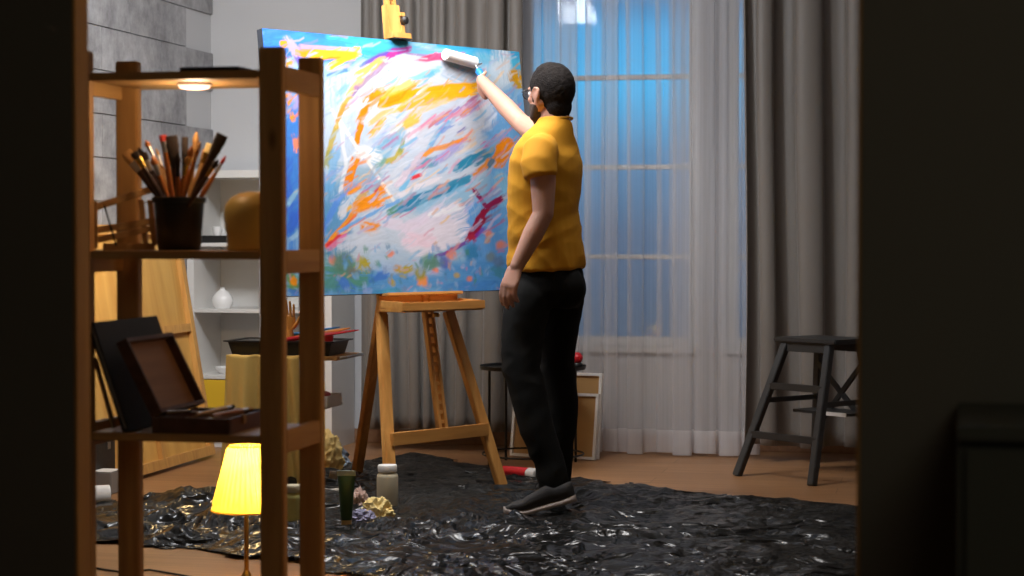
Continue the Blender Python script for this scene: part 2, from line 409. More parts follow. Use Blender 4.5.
def link(name, me, m=None, parent=None, smooth=False, angle=40):
    if m is not None:
        me.materials.clear(); me.materials.append(M[m] if isinstance(m, str) else m)
    o = bpy.data.objects.new(name, me); COL.objects.link(o)
    if parent is not None: o.parent = parent
    if smooth:
        me.polygons.foreach_set('use_smooth', [True] * len(me.polygons))
        try: me.set_sharp_from_angle(angle=R(angle))
        except Exception: pass
    return o
def put(name, mb, m, parent=None, smooth=False, label=None, loc=None, angle=40):
    o = link(name, mb.mesh(name), m, parent, smooth, angle)
    if label: o['label'] = label
    if loc is not None: o.location = loc
    return o
def tag(o, label, cat, group=None, kind=None):
    o['label'] = label; o['category'] = cat
    if group: o['group'] = group
    if kind: o['kind'] = kind
    return o
def thing(name, label, cat, loc=(0, 0, 0), rz=0.0, group=None):
    o = bpy.data.objects.new(name, None); COL.objects.link(o)
    o.empty_display_size = 0.05; o.location = loc; o.rotation_euler = (0, 0, rz)
    return tag(o, label, cat, group)
def struct(name, mb, m, parent=None, smooth=False):
    o = put(name, mb, m, parent, smooth)
    if parent is None: o['kind'] = 'structure'
    return o
def remesh(mb, vox, smooth=4, name='body'):
    me = mb.mesh(name); o = bpy.data.objects.new('tmp', me); COL.objects.link(o)
    r = o.modifiers.new('r', 'REMESH'); r.mode = 'VOXEL'; r.voxel_size = vox
    if smooth:
        s = o.modifiers.new('s', 'SMOOTH'); s.iterations = smooth; s.factor = 0.5
    dg = bpy.context.evaluated_depsgraph_get(); dg.update()
    nm = bpy.data.meshes.new_from_object(o.evaluated_get(dg)); nm.name = name
    bpy.data.objects.remove(o); bpy.data.meshes.remove(me)
    return nm
def cut(me, planes, fill=True):                                 # keep the side the normal points to
    bm = bmesh.new(); bm.from_mesh(me)
    for co, no in planes:
        r = bmesh.ops.bisect_plane(bm, geom=bm.verts[:] + bm.edges[:] + bm.faces[:], plane_co=co, plane_no=no, clear_inner=True)
        if fill:
            es = [e for e in r['geom_cut'] if isinstance(e, bmesh.types.BMEdge)]
            if es: bmesh.ops.holes_fill(bm, edges=es, sides=0)
    bmesh.ops.recalc_face_normals(bm, faces=bm.faces)
    bm.to_mesh(me); bm.free(); return me
def wobble(me, amp, scale, stretch=(1, 1, 1), seed=0.0):
    n = len(me.vertices); me.update()
    for v in me.vertices:
        p = Vector((v.co.x * stretch[0], v.co.y * stretch[1], v.co.z * stretch[2])) * scale + Vector((seed, seed * .7, -seed))
        v.co += v.normal * (noise.noise(p) * amp)
    me.update(); return me

# ------------------------------------------------------------------ room shell
XL, YB, XR, H = -3.80, 9.90, 1.95, 2.75
YP = 3.20
YH = -1.3
struct('floor', MB().span((XL - .1, YH - .1, -0.08), (XR + .1, YB + .1, 0)), 'floor')
struct('ceiling', MB().span((XL - .1, YH - .1, H), (XR + .1, YB + .1, H + .08)), 'ceiling')
struct('wall_left', MB().span((XL - .1, YP, 0), (XL, YB, H)), 'white_wall')
struct('wall_right', MB().span((XR, YP, 0), (XR + .1, YB, H)), 'white_wall')
# concrete tile cladding on the left wall, rows end staggered
tb = MB()
TX = XL + .014
yshort, ylong = WX(186.5, 60, TX).y, YB - .004
zA, zE = WX(96, 25, TX).z, WX(96, 157, TX).z; pitch = (zA - zE) / 3
zt = zA + 2 * pitch; row = 0
while zt > 0:
    zb = max(0.0, zt - pitch)
    yend = ylong if row % 2 == 0 else yshort
    y1 = yend
    while y1 > YP + .1:
        y0 = max(YP + .06, y1 - 0.70)
        tb.span((XL, y0 + .0015, zb + .0022), (XL + .014, y1 - .0015, zt - .0022), bevel=.0015)
        y1 = y0
    zt = zb; row += 1
struct('wall_left_tile_cladding', tb, 'concrete')
# back wall with two window openings
wx0, wx1 = WY(520, 200, YB).x, WY(699, 200, YB).x
vx0, vx1 = WY(726, 200, YB).x, WY(905, 200, YB).x
zs, ztop = 0.51, 2.52
wb = MB()
wb.span((XL - .1, YB, 0), (XR + .1, YB + .18, zs)).span((XL - .1, YB, ztop), (XR + .1, YB + .18, H))
wb.span((XL - .1, YB, zs), (wx0, YB + .18, ztop)).span((wx1, YB, zs), (vx0, YB + .18, ztop)).span((vx1, YB, zs), (XR + .1, YB + .18, ztop))
struct('wall_back', wb, 'white_wall')
def window(name, x0, x1):
    t = bpy.data.objects.new(name, None); COL.objects.link(t); t.location = ((x0 + x1) / 2, YB + .05, zs); t['kind'] = 'structure'
    w = (x1 - x0) / 2; h = ztop - zs
    f = MB()
    for s in (-1, 1): f.span((s * w, -.03, 0), (s * (w - .055), .03, h), bevel=.004)
    f.span((-w + .056, -.03, 0), (w - .056, .03, .05), bevel=.004).span((-w + .056, -.03, h - .05), (w - .056, .03, h), bevel=.004)
    put('window_frame', f, 'white_lacquer', t)
    k = 1
    while k * .45 < h - .05:
        put('glazing_bar', MB().span((-w + .05, -.018, k * .45 - .012), (w - .05, .018, k * .45 + .012), bevel=.003), 'white_lacquer', t); k += 1
    put('pane', MB().span((-w + .05, -.003, .05), (w - .05, .003, h - .05)), 'glass', t)
    put('window_sill', MB().span((-w, -.075, -.03), (w, -.051, .0), bevel=.004), 'white_lacquer', t)
window('window_1', wx0, wx1)
window('window_2', vx0, vx1)
struct('baseboard_back', MB().span((XL, YB - .014, 0), (XR, YB, .07), bevel=.003), 'mid_wood')
struct('baseboard_right', MB().span((XR - .014, YP + .06, 0), (XR, YB - .02, .07), bevel=.003), 'white_lacquer')
# entrance wall between the dark hall and the studio
jl = WY(75, 288, YP).x - .003; jr = WY(857.5, 288, YP).x + .006; JT = 0.05
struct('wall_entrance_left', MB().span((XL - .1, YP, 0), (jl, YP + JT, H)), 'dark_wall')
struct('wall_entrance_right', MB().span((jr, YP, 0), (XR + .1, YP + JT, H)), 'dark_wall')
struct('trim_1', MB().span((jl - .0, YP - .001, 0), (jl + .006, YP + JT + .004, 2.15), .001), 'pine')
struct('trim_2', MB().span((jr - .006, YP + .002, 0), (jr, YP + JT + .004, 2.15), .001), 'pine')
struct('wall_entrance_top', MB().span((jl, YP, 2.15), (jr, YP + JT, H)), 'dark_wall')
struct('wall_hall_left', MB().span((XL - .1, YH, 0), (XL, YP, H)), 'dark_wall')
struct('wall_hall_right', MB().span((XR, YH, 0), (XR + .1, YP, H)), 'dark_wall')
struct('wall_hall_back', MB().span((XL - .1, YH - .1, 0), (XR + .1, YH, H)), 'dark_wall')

# ------------------------------------------------------------------ curtains
def curtain_path(x0, x1, pitch, amp, over, seed, jitter=0.5):
    rnd = random.Random(seed); xs = [x0]
    while xs[-1] < x1 - pitch * .5: xs.append(xs[-1] + pitch * (1 + rnd.uniform(-jitter, jitter)))
    xs[-1] = x1
    A = [rnd.uniform(.55, 1.25) for _ in xs]
    ph = [rnd.uniform(-1, 1) for _ in xs]
    def f(u):
        s = u * (len(xs) - 1); i = min(int(s), len(xs) - 2); t = s - i
        x = xs[i] + (xs[i + 1] - xs[i]) * t
        a = A[i] * (1 - t) + A[i + 1] * t
        return x, a, s, ph[i] * (1 - t) + ph[i + 1] * t
    return f, len(xs) - 1
def curtain(name, x0, x1, y0, z0, z1, pitch, amp, over, seed, m, label, cat, hem=None, sway=0.02, thick=0.0):
    f, n = curtain_path(x0, x1, pitch, amp, over, seed)
    def pos(u, w, off=0.0):
        x, a, s, p = f(u)
        g = 0.75 + 0.35 * (1 - w)                               # folds open towards the hem
        ang = 2 * math.pi * s + 0.5 * math.sin(w * 2.2 + p * 3)
        y = y0 + amp * a * g * math.sin(ang) + off
        xx = x + over * a * math.sin(2 * ang) * -1 + sway * noise.noise(Vector((s * .55, w * 1.3, seed))) * (1.2 - w)
        z = z0 + (z1 - z0) * w + (0.006 * math.sin(ang * .5 + p) if w == 0 else 0)
        return (xx, y, z)
    b = MB(); b.grid(lambda u, w: pos(u, w), n * 16, 36)
    t = link(name, b.mesh(name), m, None, True, 180)
    if thick:
        md = t.modifiers.new('thickness', 'SOLIDIFY'); md.thickness = thick; md.offset = 0
    tag(t, label, cat)
    if hem:
        hb = MB(); hb.grid(lambda u, w: pos(u, w * hem / (z1 - z0), -.004), n * 16, 4)
        link('hem', hb.mesh('hem'), 'sheer_hem', t, True, 180)
    return t
yc = 9.62
curtain('drape', WY(361, 200, yc - .10).x, WY(521, 200, yc - .10).x, yc - .10, 0.11, 2.68, 0.125, 0.036, 0.010, 4, 'drape',
        'taupe floor-length drape hanging behind the easel and painting', 'curtain', thick=.003)
curtain('sheer_curtain', WY(516, 200, yc).x, WY(756, 200, yc).x, yc, 0.012, 2.68, 0.115, 0.032, 0.036, 9, 'sheer',
        'white see-through voile curtain in front of the blue-lit window', 'curtain', hem=0.115)
curtain('drape', WY(743, 200, yc - .15).x, WY(905, 200, yc - .15).x, yc - .15, 0.075, 2.68, 0.19, 0.066, 0.028, 13, 'drape',
        'dark taupe drape hanging behind the black step stool', 'curtain', sway=.03, thick=.003)
rail = MB().tube([(WY(355, 200, yc).x, yc - .06, 2.70), (XR - .05, yc - .06, 2.70)], .014)
tag(put('curtain_rail', rail, 'white_plastic'), 'curtain rail under the ceiling along the window wall', 'curtain rail')

# ------------------------------------------------------------------ white cube bookcase in the far corner
bx0, bx1, by0, by1 = XL + .02, WY(331.5, 300, 9.50).x, 9.50, 9.885
t = thing('bookcase', 'white open cube bookcase standing in the far corner beside the tiled wall', 'bookcase', (bx0, by0, 0))
bw, bd, bz = bx1 - bx0, by1 - by0, 1.395
tw = .038
put('carcass', MB().span((0, 0, 0), (tw, bd, bz), .001).span((bw - tw, 0, 0), (bw, bd, bz), .001).span((tw, 0, bz - tw), (bw - tw, bd, bz), .001)
    .span((tw, 0, 0), (bw - tw, bd, .04), .001), 'white_lacquer', t)
put('back_panel', MB().span((tw, bd - .006, .04), (bw - tw, bd - .001, bz - tw)), 'white_lacquer', t)
mx_ = WY(261, 300, 9.5).x - bx0
put('divider', MB().span((mx_ - .009, .002, .04), (mx_ + .009, bd - .006, bz - tw), .001), 'white_lacquer', t)
for zz in (1.030, .697, .362):
    put('shelf', MB().span((tw, .002, zz - .018), (mx_ - .009, bd - .006, zz), .001), 'white_lacquer', t)
    put('shelf', MB().span((mx_ + .009, .002, zz - .018), (bw - tw, bd - .006, zz), .001), 'white_lacquer', t)
put('door', MB().span((tw + .002, .004, .044), (mx_ - .011, .022, .340), .001), 'yellow_paint', t, label='yellow door of the lowest cell')
put('door', MB().span((mx_ + .011, .004, .044), (bw - tw - .002, .022, .340), .001), 'yellow_paint', t, label='yellow door of the lowest cell')
def inbook(px, z, dy): return Vector((WY(px, 288, by0 + dy).x, by0 + dy, z))
prof = [(0, 0), (.040, 0), (.052, .02), (.055, .04), (.048, .062), (.030, .082), (.014, .093), (.011, .099), (.015, .105), (.011, .105), (.008, .097), (.0, .095)]
tag(put('vase', MB().lathe(prof, inbook(222.5, .698, .12)), 'ceramic', smooth=True), 'small round white vase with narrow neck in the bookcase', 'vase')
b = inbook(216, 1.031, .12)
box_ = thing('storage_box', 'flat black box lying in the upper bookcase cell', 'box', b)
put('body', MB().span((-.06, -.07, 0), (.08, .10, .026), .002), 'black_plastic', box_)
put('lid', MB().span((-.062, -.072, .026), (.082, .102, .036), .002), 'black_plastic', box_)
cu = thing('cup', 'small cream cup standing on the flat black box', 'cup', b + Vector((.008, .0, .0365)))
put('body', MB().lathe([(0, 0), (.018, 0), (.024, .02), (.025, .045), (.022, .045), (.020, .02), (0, .008)]), 'ceramic', cu, True)
put('handle', MB().tube([Vector((.024 + .012 * math.sin(a), 0, .024 + .012 * math.cos(a))) for a in [k * math.pi / 8 for k in range(9)]], .003, 8), 'ceramic', cu, True)
tag(put('dish', MB().lathe([(0, 0), (.035, 0), (.060, .028), (.062, .034), (.058, .034), (.034, .008), (0, .006)], inbook(226, .363, .15)), 'ceramic', smooth=True),
    'shallow white dish in the bookcase cell above the yellow door', 'dish')

# ------------------------------------------------------------------ wooden panels leaning on the tiled wall
def leaning_panel(name, label, yb0, yb1, xb, lean, hh, bars, rows):
    t = thing(name, label, 'panel', (xb, yb0, 0.0))
    dirv = Vector((-math.sin(lean), 0, math.cos(lean))); nrm = Vector((math.cos(lean), 0, math.sin(lean)))
    L = yb1 - yb0
    def P(u, v, w): return Vector((0, u, 0)) + dirv * v + nrm * w + Vector((0, 0, .012))
    rot = Matrix((Vector((0, 1, 0)), dirv, nrm)).transposed()
    def bx(u0, u1, v0, v1, w0, w1, bev=.001):
        mb.box(P((u0 + u1) / 2, (v0 + v1) / 2, (w0 + w1) / 2), (u1 - u0, v1 - v0, w1 - w0), rot, bev)
    mb = MB(); bx(.002, L - .002, .002, hh - .002, -.004, .004); put('plywood_sheet', mb, 'ply', t)
    for (u0, u1, v0, v1) in ((0, .045, 0, hh), (L - .045, L, 0, hh), (.045, L - .045, 0, .045), (.045, L - .045, hh - .045, hh)):
        mb = MB(); bx(u0, u1, v0, v1, .004, .030); put('batten', mb, 'ply_frame', t)
    for u in bars:
        mb = MB(); bx(u, u + .04, .045, hh - .045, .004, .026); put('cross_batten', mb, 'ply_frame', t)
    for v in rows:
        mb = MB(); bx(.045, L - .045, v, v + .04, .004, .026); put('cross_batten', mb, 'ply_frame', t)
    return t
pb = G(210, 457); pf = G(142, 475)
leaning_panel('plywood_panel', 'large plywood painting panel with battens leaning against the tiled wall', pb.y - 1.75, pb.y, pb.x, R(9.5), 1.115, (1.12,), (.60,))
# ------------------------------------------------------------------ easel and painting
ANG, TILT, CWD, CHT = 0.79241226, 0.12215434, 1.43121271, 1.05
RZ = ANG + YAW
ecx, ecy, ecz = -0.4258815, 8.27963218, 1.35629517
e_c = Vector((math.cos(ANG), math.sin(ANG), 0)); b_c = Vector((-math.sin(ANG), math.cos(ANG), 0))
u_c = Vector((0, 0, 1)) * math.cos(TILT) + b_c * math.sin(TILT)
base_c = Vector((ecx, ecy, ecz)) - u_c * (CHT / 2)             # centre of the lower canvas edge
org_c = base_c - u_c * (base_c.z / math.cos(TILT))             # where the painted plane meets the floor
ORG = cw(org_c.x, org_c.y, 0)
ct, st = math.cos(TILT), math.sin(TILT)
def EP(u, v, w):                     # easel frame: u along the canvas, v up the tilted plane, w in front of it
    return Vector((u, v * st - w * ct, v * ct + w * st))
EROT = Matrix(((1, 0, 0), (0, st, -ct), (0, ct, st)))          # columns: u, v, w
def eb(mb, u0, u1, v0, v1, w0, w1, bev=.002):
    mb.box(EP((u0 + u1) / 2, (v0 + v1) / 2, (w0 + w1) / 2), (u1 - u0, v1 - v0, w1 - w0), EROT, bev); return mb
VB = base_c.z / ct                   # v of the lower canvas edge
uo = -0.015                            # easel mast centre along the canvas
ea = thing('easel', 'wooden studio easel holding the large painting', 'easel', ORG, RZ)
def toE(v):                          # room point -> easel frame (plain local coordinates)
    return Matrix.Rotation(-RZ, 3, 'Z') @ (Vector(v) - ORG)
fr = toE(G(502, 489)); fl = toE(G(391, 505)); rr = toE(G(357, 476))
th = VB - .078
tl = EP(toE(W(383, 310, 8.0)).x + .075, th, -.035); tr_ = EP(toE(W(449, 306, 8.33)).x + .035, th, -.035)
fw = Vector((0, 1, 0))
def leg(p, q, up, name='leg'):
    d = (q - p).normalized(); q2 = q + d * .0
    put(name, MB().bar(p, q2, .05, .028, up, .003), 'beech', ea)
leg(Vector((fl.x, fl.y, .012)), tl, (0, 1, 0))
leg(Vector((fr.x, fr.y, .012)), tr_, (0, 1, 0))
def on(p, q, z): return p + (q - p) * ((z - p.z) / (q.z - p.z))
ca_, cb_ = on(Vector((fl.x, fl.y, .0)), tl, .255), on(Vector((fr.x, fr.y, .0)), tr_, .255)
put('crossbar', MB().bar(ca_ + Vector((0, -.022, 0)), cb_ + Vector((0, -.022, 0)), .018, .052, (0, 0, 1), .002), 'beech_x', ea)
leg(Vector((rr.x, rr.y, .012)), EP(uo - .03, 1.05, -.10), (0, 1, 0), 'rear_leg')
# slotted centre mast
m0 = (ca_ + cb_) / 2 + Vector((.045, .01, -.02)); m1 = EP(uo, 2.55, -.045)
mast_n = Vector((0, 1, 0))
dm = (m1 - m0).normalized(); sd = dm.cross(mast_n).normalized()
mb = MB()
for s in (-1, 1): mb.bar(m0 + sd * s * .0175, m1 + sd * s * .0175, .017, .024, mast_n, .002)
for k in range(26): 
    p = m0 + dm * (k * .04 + .02); mb.bar(p, p + dm * .014, .020, .014, mast_n)
put('mast', mb, 'beech', ea)
# canvas tray
mb = MB(); uw = .222; uk = uo; uo = uo + .022
eb(mb, uo - uw, uo + uw, VB - .075, VB + .006, -.03, -.014)
put('tray_back', mb, 'beech_x', ea)
mb = MB(); mb.span(EP(uo - uw, VB - .07, 0) + Vector((0, -.13, -.004)), EP(uo + uw, VB - .07, 0) + Vector((0, .02, .010)), .002); put('tray_bottom', mb, 'beech_x', ea)
mb = MB(); p = EP(uo, VB - .07, 0); mb.box(p + Vector((0, -.128, .018)), (uw * 2 + .02, .016, .036), None, .003); put('tray_lip', mb, 'beech_x', ea)
for s in (-1, 1):
    mb = MB(); mb.bar(p + Vector((s * (uw - .006), .01, .026)), p + Vector((s * (uw - .006), -.12, .022)), .012, .030, (0, 0, 1), .001); put('tray_end', mb, 'beech_x', ea)
mb = MB(); eb(mb, uo - uw + .01, uo + uw - .01, VB - .012, VB, -.014, .032); put('canvas_ledge', mb, 'beech_x', ea)
# top clamp
uo = uk
VT = VB + CHT
mb = MB(); eb(mb, uo - .034, uo + .034, VT + .005, VT + .15, -.035, .004); eb(mb, uo - .036, uo + .068, VT + .006, VT + .030, -.030, .026); eb(mb, uo + .028, uo + .050, VT + .03, VT + .066, -.02, .010)
put('top_clamp', mb, 'beech', ea)
mb = MB(); eb(mb, uo - .03, uo + .064, VT + .0005, VT + .006, -.028, .034, 0); put('clamp_pad', mb, 'black_plastic', ea)
mb = MB(); kc = EP(uo + .046, VT + .085, .0); mb.lathe([(0, 0), (.012, 0), (.018, .006), (.018, .022), (.010, .028), (0, .028)], kc, 14, EP(0, 0, 1)); put('clamp_knob', mb, 'black_plastic', ea, True)
mb = MB(); eb(mb, uo + .025, uo + .055, VT + .102, VT + .120, -.01, .012); put('wedge', mb, 'beech', ea)
put('height_knob', MB().lathe([(0, 0), (.014, 0), (.016, .012), (0, .02)], p + Vector((.02, -.06, -.03)), 14), 'brass', ea, True)

# painting: a stretched canvas whose paint is stored as pigment on a fine grid
def lin(c):
    return np.array([((x / 255 + .055) / 1.055) ** 2.4 if x / 255 > .04045 else x / 255 / 12.92 for x in c])
STROKES = []
def K(color, w, pts, a=.92, soft=.35): STROKES.append((color, w, pts, a, soft))
# --- underpainting (colours of the paint itself)
BL, CYN, SKY, WH, LIL, OR, YO, TE, PK, CR, GR, OC, PU, SMN = (52, 118, 212), (62, 168, 216), (122, 184, 228), (204, 212, 226), (176, 158, 218), (244, 148, 24), (244, 186, 62), (44, 140, 178), (228, 120, 160), (150, 22, 62), (82, 146, 112), (178, 164, 52), (112, 72, 182), (236, 140, 110)
K(BL, 40, [(255, 45), (300, 40), (345, 45)], 1); K(CYN, 30, [(340, 40), (420, 55), (525, 62)], 1); K((92, 186, 226), 22, [(420, 58), (525, 70)], .8)
K((66, 132, 214), 44, [(285, 100), (290, 180), (300, 235)], 1); K((84, 150, 222), 24, [(312, 100), (312, 220)], .9)
K(WH, 60, [(345, 100), (345, 150), (370, 190)], .7); K(WH, 46, [(370, 85), (420, 68), (450, 80)], .95); K(WH, 50, [(400, 130), (440, 110), (480, 110)], .8)
K((210, 214, 228), 70, [(400, 160), (450, 150), (490, 130)], .7); K((108, 172, 228), 46, [(505, 110), (512, 170), (512, 260)], .95); K((92, 156, 222), 40, [(480, 220), (490, 280)], .9)
K((84, 152, 216), 44, [(340, 285), (420, 285), (520, 280)], .95); K(GR, 46, [(325, 265), (350, 270)], .85); K(WH, 40, [(350, 240), (390, 225), (420, 235)], .8)
K((196, 210, 230), 30, [(335, 250), (380, 258), (430, 262)], .6); K((70, 140, 190), 36, [(330, 200), (335, 245)], .8); K((120, 160, 180), 26, [(340, 175), (372, 180)], .6)
# --- top band
K((58, 140, 220), 9, [(270, 42), (300, 38), (340, 47)], .7); K((40, 100, 200), 12, [(265, 60), (268, 110)], .8); K((70, 180, 215), 8, [(350, 45), (400, 48), (440, 55), (515, 62)], .8)
K(LIL, 9, [(287, 40), (296, 52), (298, 62)], .9); K(OR, 9, [(284, 44)], 1); K(OR, 7, [(289, 60), (290, 66)], 1); K((92, 80, 200), 5, [(296, 56), (300, 64)], .8)
K(OR, 10, [(299, 52), (318, 54), (334, 55), (352, 57)], 1, .2); K((248, 178, 40), 8, [(310, 56), (330, 53), (358, 54)], 1, .2); K((248, 178, 40), 6, [(328, 68), (342, 61), (356, 55)], 1, .2)
K((248, 178, 40), 5, [(354, 50), (357, 46)], 1); K((214, 160, 190), 4, [(300, 46), (330, 48), (360, 50)], .7); K((190, 168, 200), 4, [(330, 73), (350, 65)], .7); K(BL, 4, [(328, 75), (348, 70)], .8)
K(OR, 6, [(288, 95), (289, 103)], 1); K(OR, 6, [(292, 115), (293, 119)], 1); K(SMN, 6, [(295, 136), (296, 150)], 1); K(OR, 5, [(290, 108), (286, 112)], .9); K(LIL, 8, [(296, 95), (298, 112)], .8)
K((60, 110, 210), 8, [(290, 160), (287, 178), (290, 215)], .9); K((140, 190, 220), 5, [(287, 205), (298, 190)], .9); K((52, 104, 212), 9, [(288, 232), (298, 212)], .9); K((160, 200, 230), 5, [(290, 240), (300, 232)], .8)
K(GR, 16, [(288, 280), (296, 284)], .95); K((120, 150, 50), 9, [(291, 279), (295, 288)], .8); K(OR, 8, [(294, 281)], 1); K((70, 130, 210), 9, [(290, 292), (299, 294)], .9)
# --- purple and pale-orange arcs, upper middle
K((100, 120, 214), 6, [(362, 66), (382, 55), (398, 50)], .9); K(PU, 6, [(368, 63), (388, 54), (400, 51)], .9); K((176, 44, 150), 6, [(388, 58), (394, 52), (409, 49)], .95); K((196, 60, 150), 6, [(389, 57), (395, 53)], 1)
K((246, 184, 92), 8, [(357, 76), (370, 67), (384, 60)], .95); K((160, 120, 150), 5, [(353, 93), (366, 80), (386, 63)], .8); K((244, 186, 120), 6, [(342, 108), (350, 93), (362, 78)], .9); K((150, 112, 170), 5, [(350, 98), (358, 86)], .8)
K((246, 190, 110), 5, [(336, 130), (343, 106), (352, 90)], .9); K((130, 180, 210), 6, [(338, 95), (348, 84)], .8); K(WH, 7, [(346, 118), (356, 100), (374, 80)], .9)
K((232, 60, 112), 7, [(419, 62), (430, 57), (446, 56)], .95, .3); K((240, 140, 160), 5, [(408, 62), (420, 62)], .8); K((238, 70, 120), 5, [(430, 58), (450, 58)], .8)
K((126, 200, 226), 6, [(410, 80), (425, 74), (440, 69)], .8); K((90, 180, 214), 5, [(424, 79), (434, 73)], .8); K(WH, 9, [(392, 72), (410, 64), (436, 66)], .9)
# --- big orange sweep under the roller
K((243, 170, 18), 13, [(376, 106), (398, 97), (436, 92), (474, 88)], 1, .2); K((246, 178, 24), 12, [(402, 106), (430, 97), (470, 90)], .95); K((238, 150, 10), 7, [(376, 106), (400, 97)], 1); K((248, 196, 84), 7, [(378, 97), (400, 88), (412, 82)], .8)
K((244, 176, 60), 6, [(398, 110), (416, 104), (440, 101)], .8); K((244, 160, 20), 8, [(366, 100), (381, 91)], 1); K((240, 140, 14), 7, [(359, 122), (366, 104), (372, 96)], 1); K((238, 136, 14), 6, [(356, 144), (361, 124)], 1, .2)
K(WH, 5, [(373, 112), (377, 100)], .9); K((236, 134, 14), 9, [(346, 188), (352, 170), (356, 156)], 1, .2); K(WH, 10, [(366, 120), (376, 112), (400, 118)], .8); K((246, 190, 90), 5, [(370, 124), (382, 114), (396, 110)], .8)
K((246, 184, 66), 7, [(370, 136), (376, 130), (384, 121)], .9); K((246, 190, 72), 10, [(396, 131), (408, 124), (418, 117)], .95); K((246, 200, 120), 6, [(420, 112), (446, 100)], .7)
# --- pink and white scumble to the right
for i in range(9):
    x0 = 412 + i * 8; y0 = 134 - i * 3.0
    K([PK, (214, 150, 176), (206, 96, 120), (150, 130, 200)][i % 4], 2.6, [(x0, y0), (x0 + 12, y0 - 9), (x0 + 24, y0 - 19)], .8)
    K(WH, 2.2, [(x0 + 4, y0 + 1), (x0 + 26, y0 - 16)], .8)
K((198, 70, 96), 3, [(468, 102), (474, 98)], .8); K((238, 150, 60), 4, [(463, 114), (469, 109)], .9); K((100, 180, 226), 5, [(428, 148), (438, 133), (448, 122)], .9); K((120, 190, 232), 6, [(402, 190), (416, 168), (430, 148)], .95, .3)
K(WH, 8, [(386, 186), (394, 174), (404, 164)], .95); K((232, 226, 236), 9, [(384, 150), (400, 140), (416, 132)], .8); K((222, 200, 216), 7, [(398, 184), (410, 168), (424, 152)], .7)
K((132, 184, 216), 15, [(376, 158), (388, 146), (400, 134)], .9); K((150, 160, 200), 6, [(388, 150), (396, 138)], .8); K((190, 172, 52), 6, [(384, 162), (396, 158), (402, 150)], .9); K((140, 160, 80), 4, [(400, 152), (403, 140)], .8); K((104, 160, 150), 6, [(378, 166), (384, 160)], .8)
K(OR, 6, [(423, 157), (432, 149)], .95); K((240, 150, 60), 5, [(430, 150), (450, 146), (468, 139)], .9); K((244, 140, 30), 5, [(455, 144), (464, 140)], .9); K((90, 150, 180), 8, [(420, 165), (434, 162)], .9); K((228, 60, 72), 4, [(412, 179), (420, 175)], 1)
K((168, 160, 220), 8, [(436, 162), (450, 152), (460, 147)], .8); K((222, 60, 150), 6, [(483, 146), (488, 144)], .95); K((120, 150, 214), 5, [(440, 132), (452, 124)], .8); K((110, 90, 170), 3, [(458, 133), (465, 128)], .9)
# --- white spattered lines
K((236, 234, 232), 3.2, [(338, 118), (352, 140), (372, 168), (396, 204)], 1, .3); K((240, 240, 240), 15, [(362, 152), (374, 156)], .9); K((238, 236, 230), 3, [(330, 108), (344, 128)], .9); K((236, 236, 240), 4, [(340, 122), (346, 165), (340, 192)], .7)
# --- orange strokes lower left
K(OR, 5, [(346, 193), (358, 187), (369, 180)], 1); K(OR, 8, [(357, 205), (370, 199), (383, 188)], 1, .2); K((240, 140, 20), 9, [(358, 207), (368, 202), (378, 203)], 1); K((208, 156, 30), 6, [(358, 200), (366, 192)], .8); K((206, 60, 90), 3, [(374, 192), (379, 184)], .9); K((120, 150, 190), 6, [(362, 188), (376, 176)], .7)
K(OR, 10, [(356, 208), (372, 203), (381, 203)], .9); K((248, 186, 60), 4, [(340, 214), (352, 206)], .9); K((238, 110, 46), 4, [(326, 246), (340, 230), (356, 214)], .95); K((226, 50, 66), 4, [(326, 247), (336, 238), (346, 230)], .95); K((240, 150, 40), 4, [(330, 240), (346, 222), (352, 213)], .95)
K(PK, 5, [(328, 250), (344, 237)], .9); K((222, 70, 160), 4, [(341, 239), (347, 235)], .9); K((84, 140, 222), 6, [(322, 232), (330, 214), (338, 202)], .9); K(WH, 7, [(340, 216), (346, 203)], .9); K((232, 226, 230), 5, [(352, 226), (370, 214)], .85)
K((110, 168, 226), 4, [(338, 233), (360, 220), (382, 209), (400, 200)], .95, .3); K(OR, 13, [(368, 227), (373, 229)], 1, .5); K(OR, 4, [(362, 230), (380, 224)], .8); K(WH, 14, [(344, 244), (362, 238), (380, 236)], .8); K((226, 214, 232), 9, [(384, 222), (404, 226)], .8)
K((190, 168, 60), 5, [(328, 158), (332, 140), (336, 128)], .9); K((160, 160, 80), 6, [(326, 166), (330, 150)], .8); K((238, 150, 60), 4, [(337, 122), (345, 104)], .9); K(SMN, 4, [(326, 178), (332, 172)], .8); K((104, 170, 220), 9, [(328, 190), (336, 150)], .7)
# --- teal arrow and orange patch on the right
K(TE, 10, [(457, 168), (474, 160), (490, 152)], 1, .25); K((58, 128, 160), 6, [(476, 164), (489, 156)], .9); K(TE, 10, [(392, 213), (412, 203), (440, 190), (472, 177)], .95, .3); K(GR, 7, [(390, 213), (394, 210)], .9); K((40, 130, 172), 7, [(400, 206), (425, 196), (450, 188)], .95)
K((240, 138, 16), 15, [(498, 162), (502, 150), (507, 145)], 1, .2); K((240, 138, 16), 5, [(504, 152), (511, 141)], 1); K((240, 142, 20), 6, [(476, 174), (486, 166), (491, 160)], .95); K((60, 120, 150), 5, [(488, 168), (494, 158)], .9); K(WH, 4, [(430, 184), (460, 176), (476, 170)], .8)
K((190, 200, 226), 6, [(420, 200), (446, 186)], .6); K((236, 228, 236), 5, [(398, 196), (420, 186), (440, 178)], .8); K((140, 200, 230), 16, [(500, 180), (506, 200)], .7)
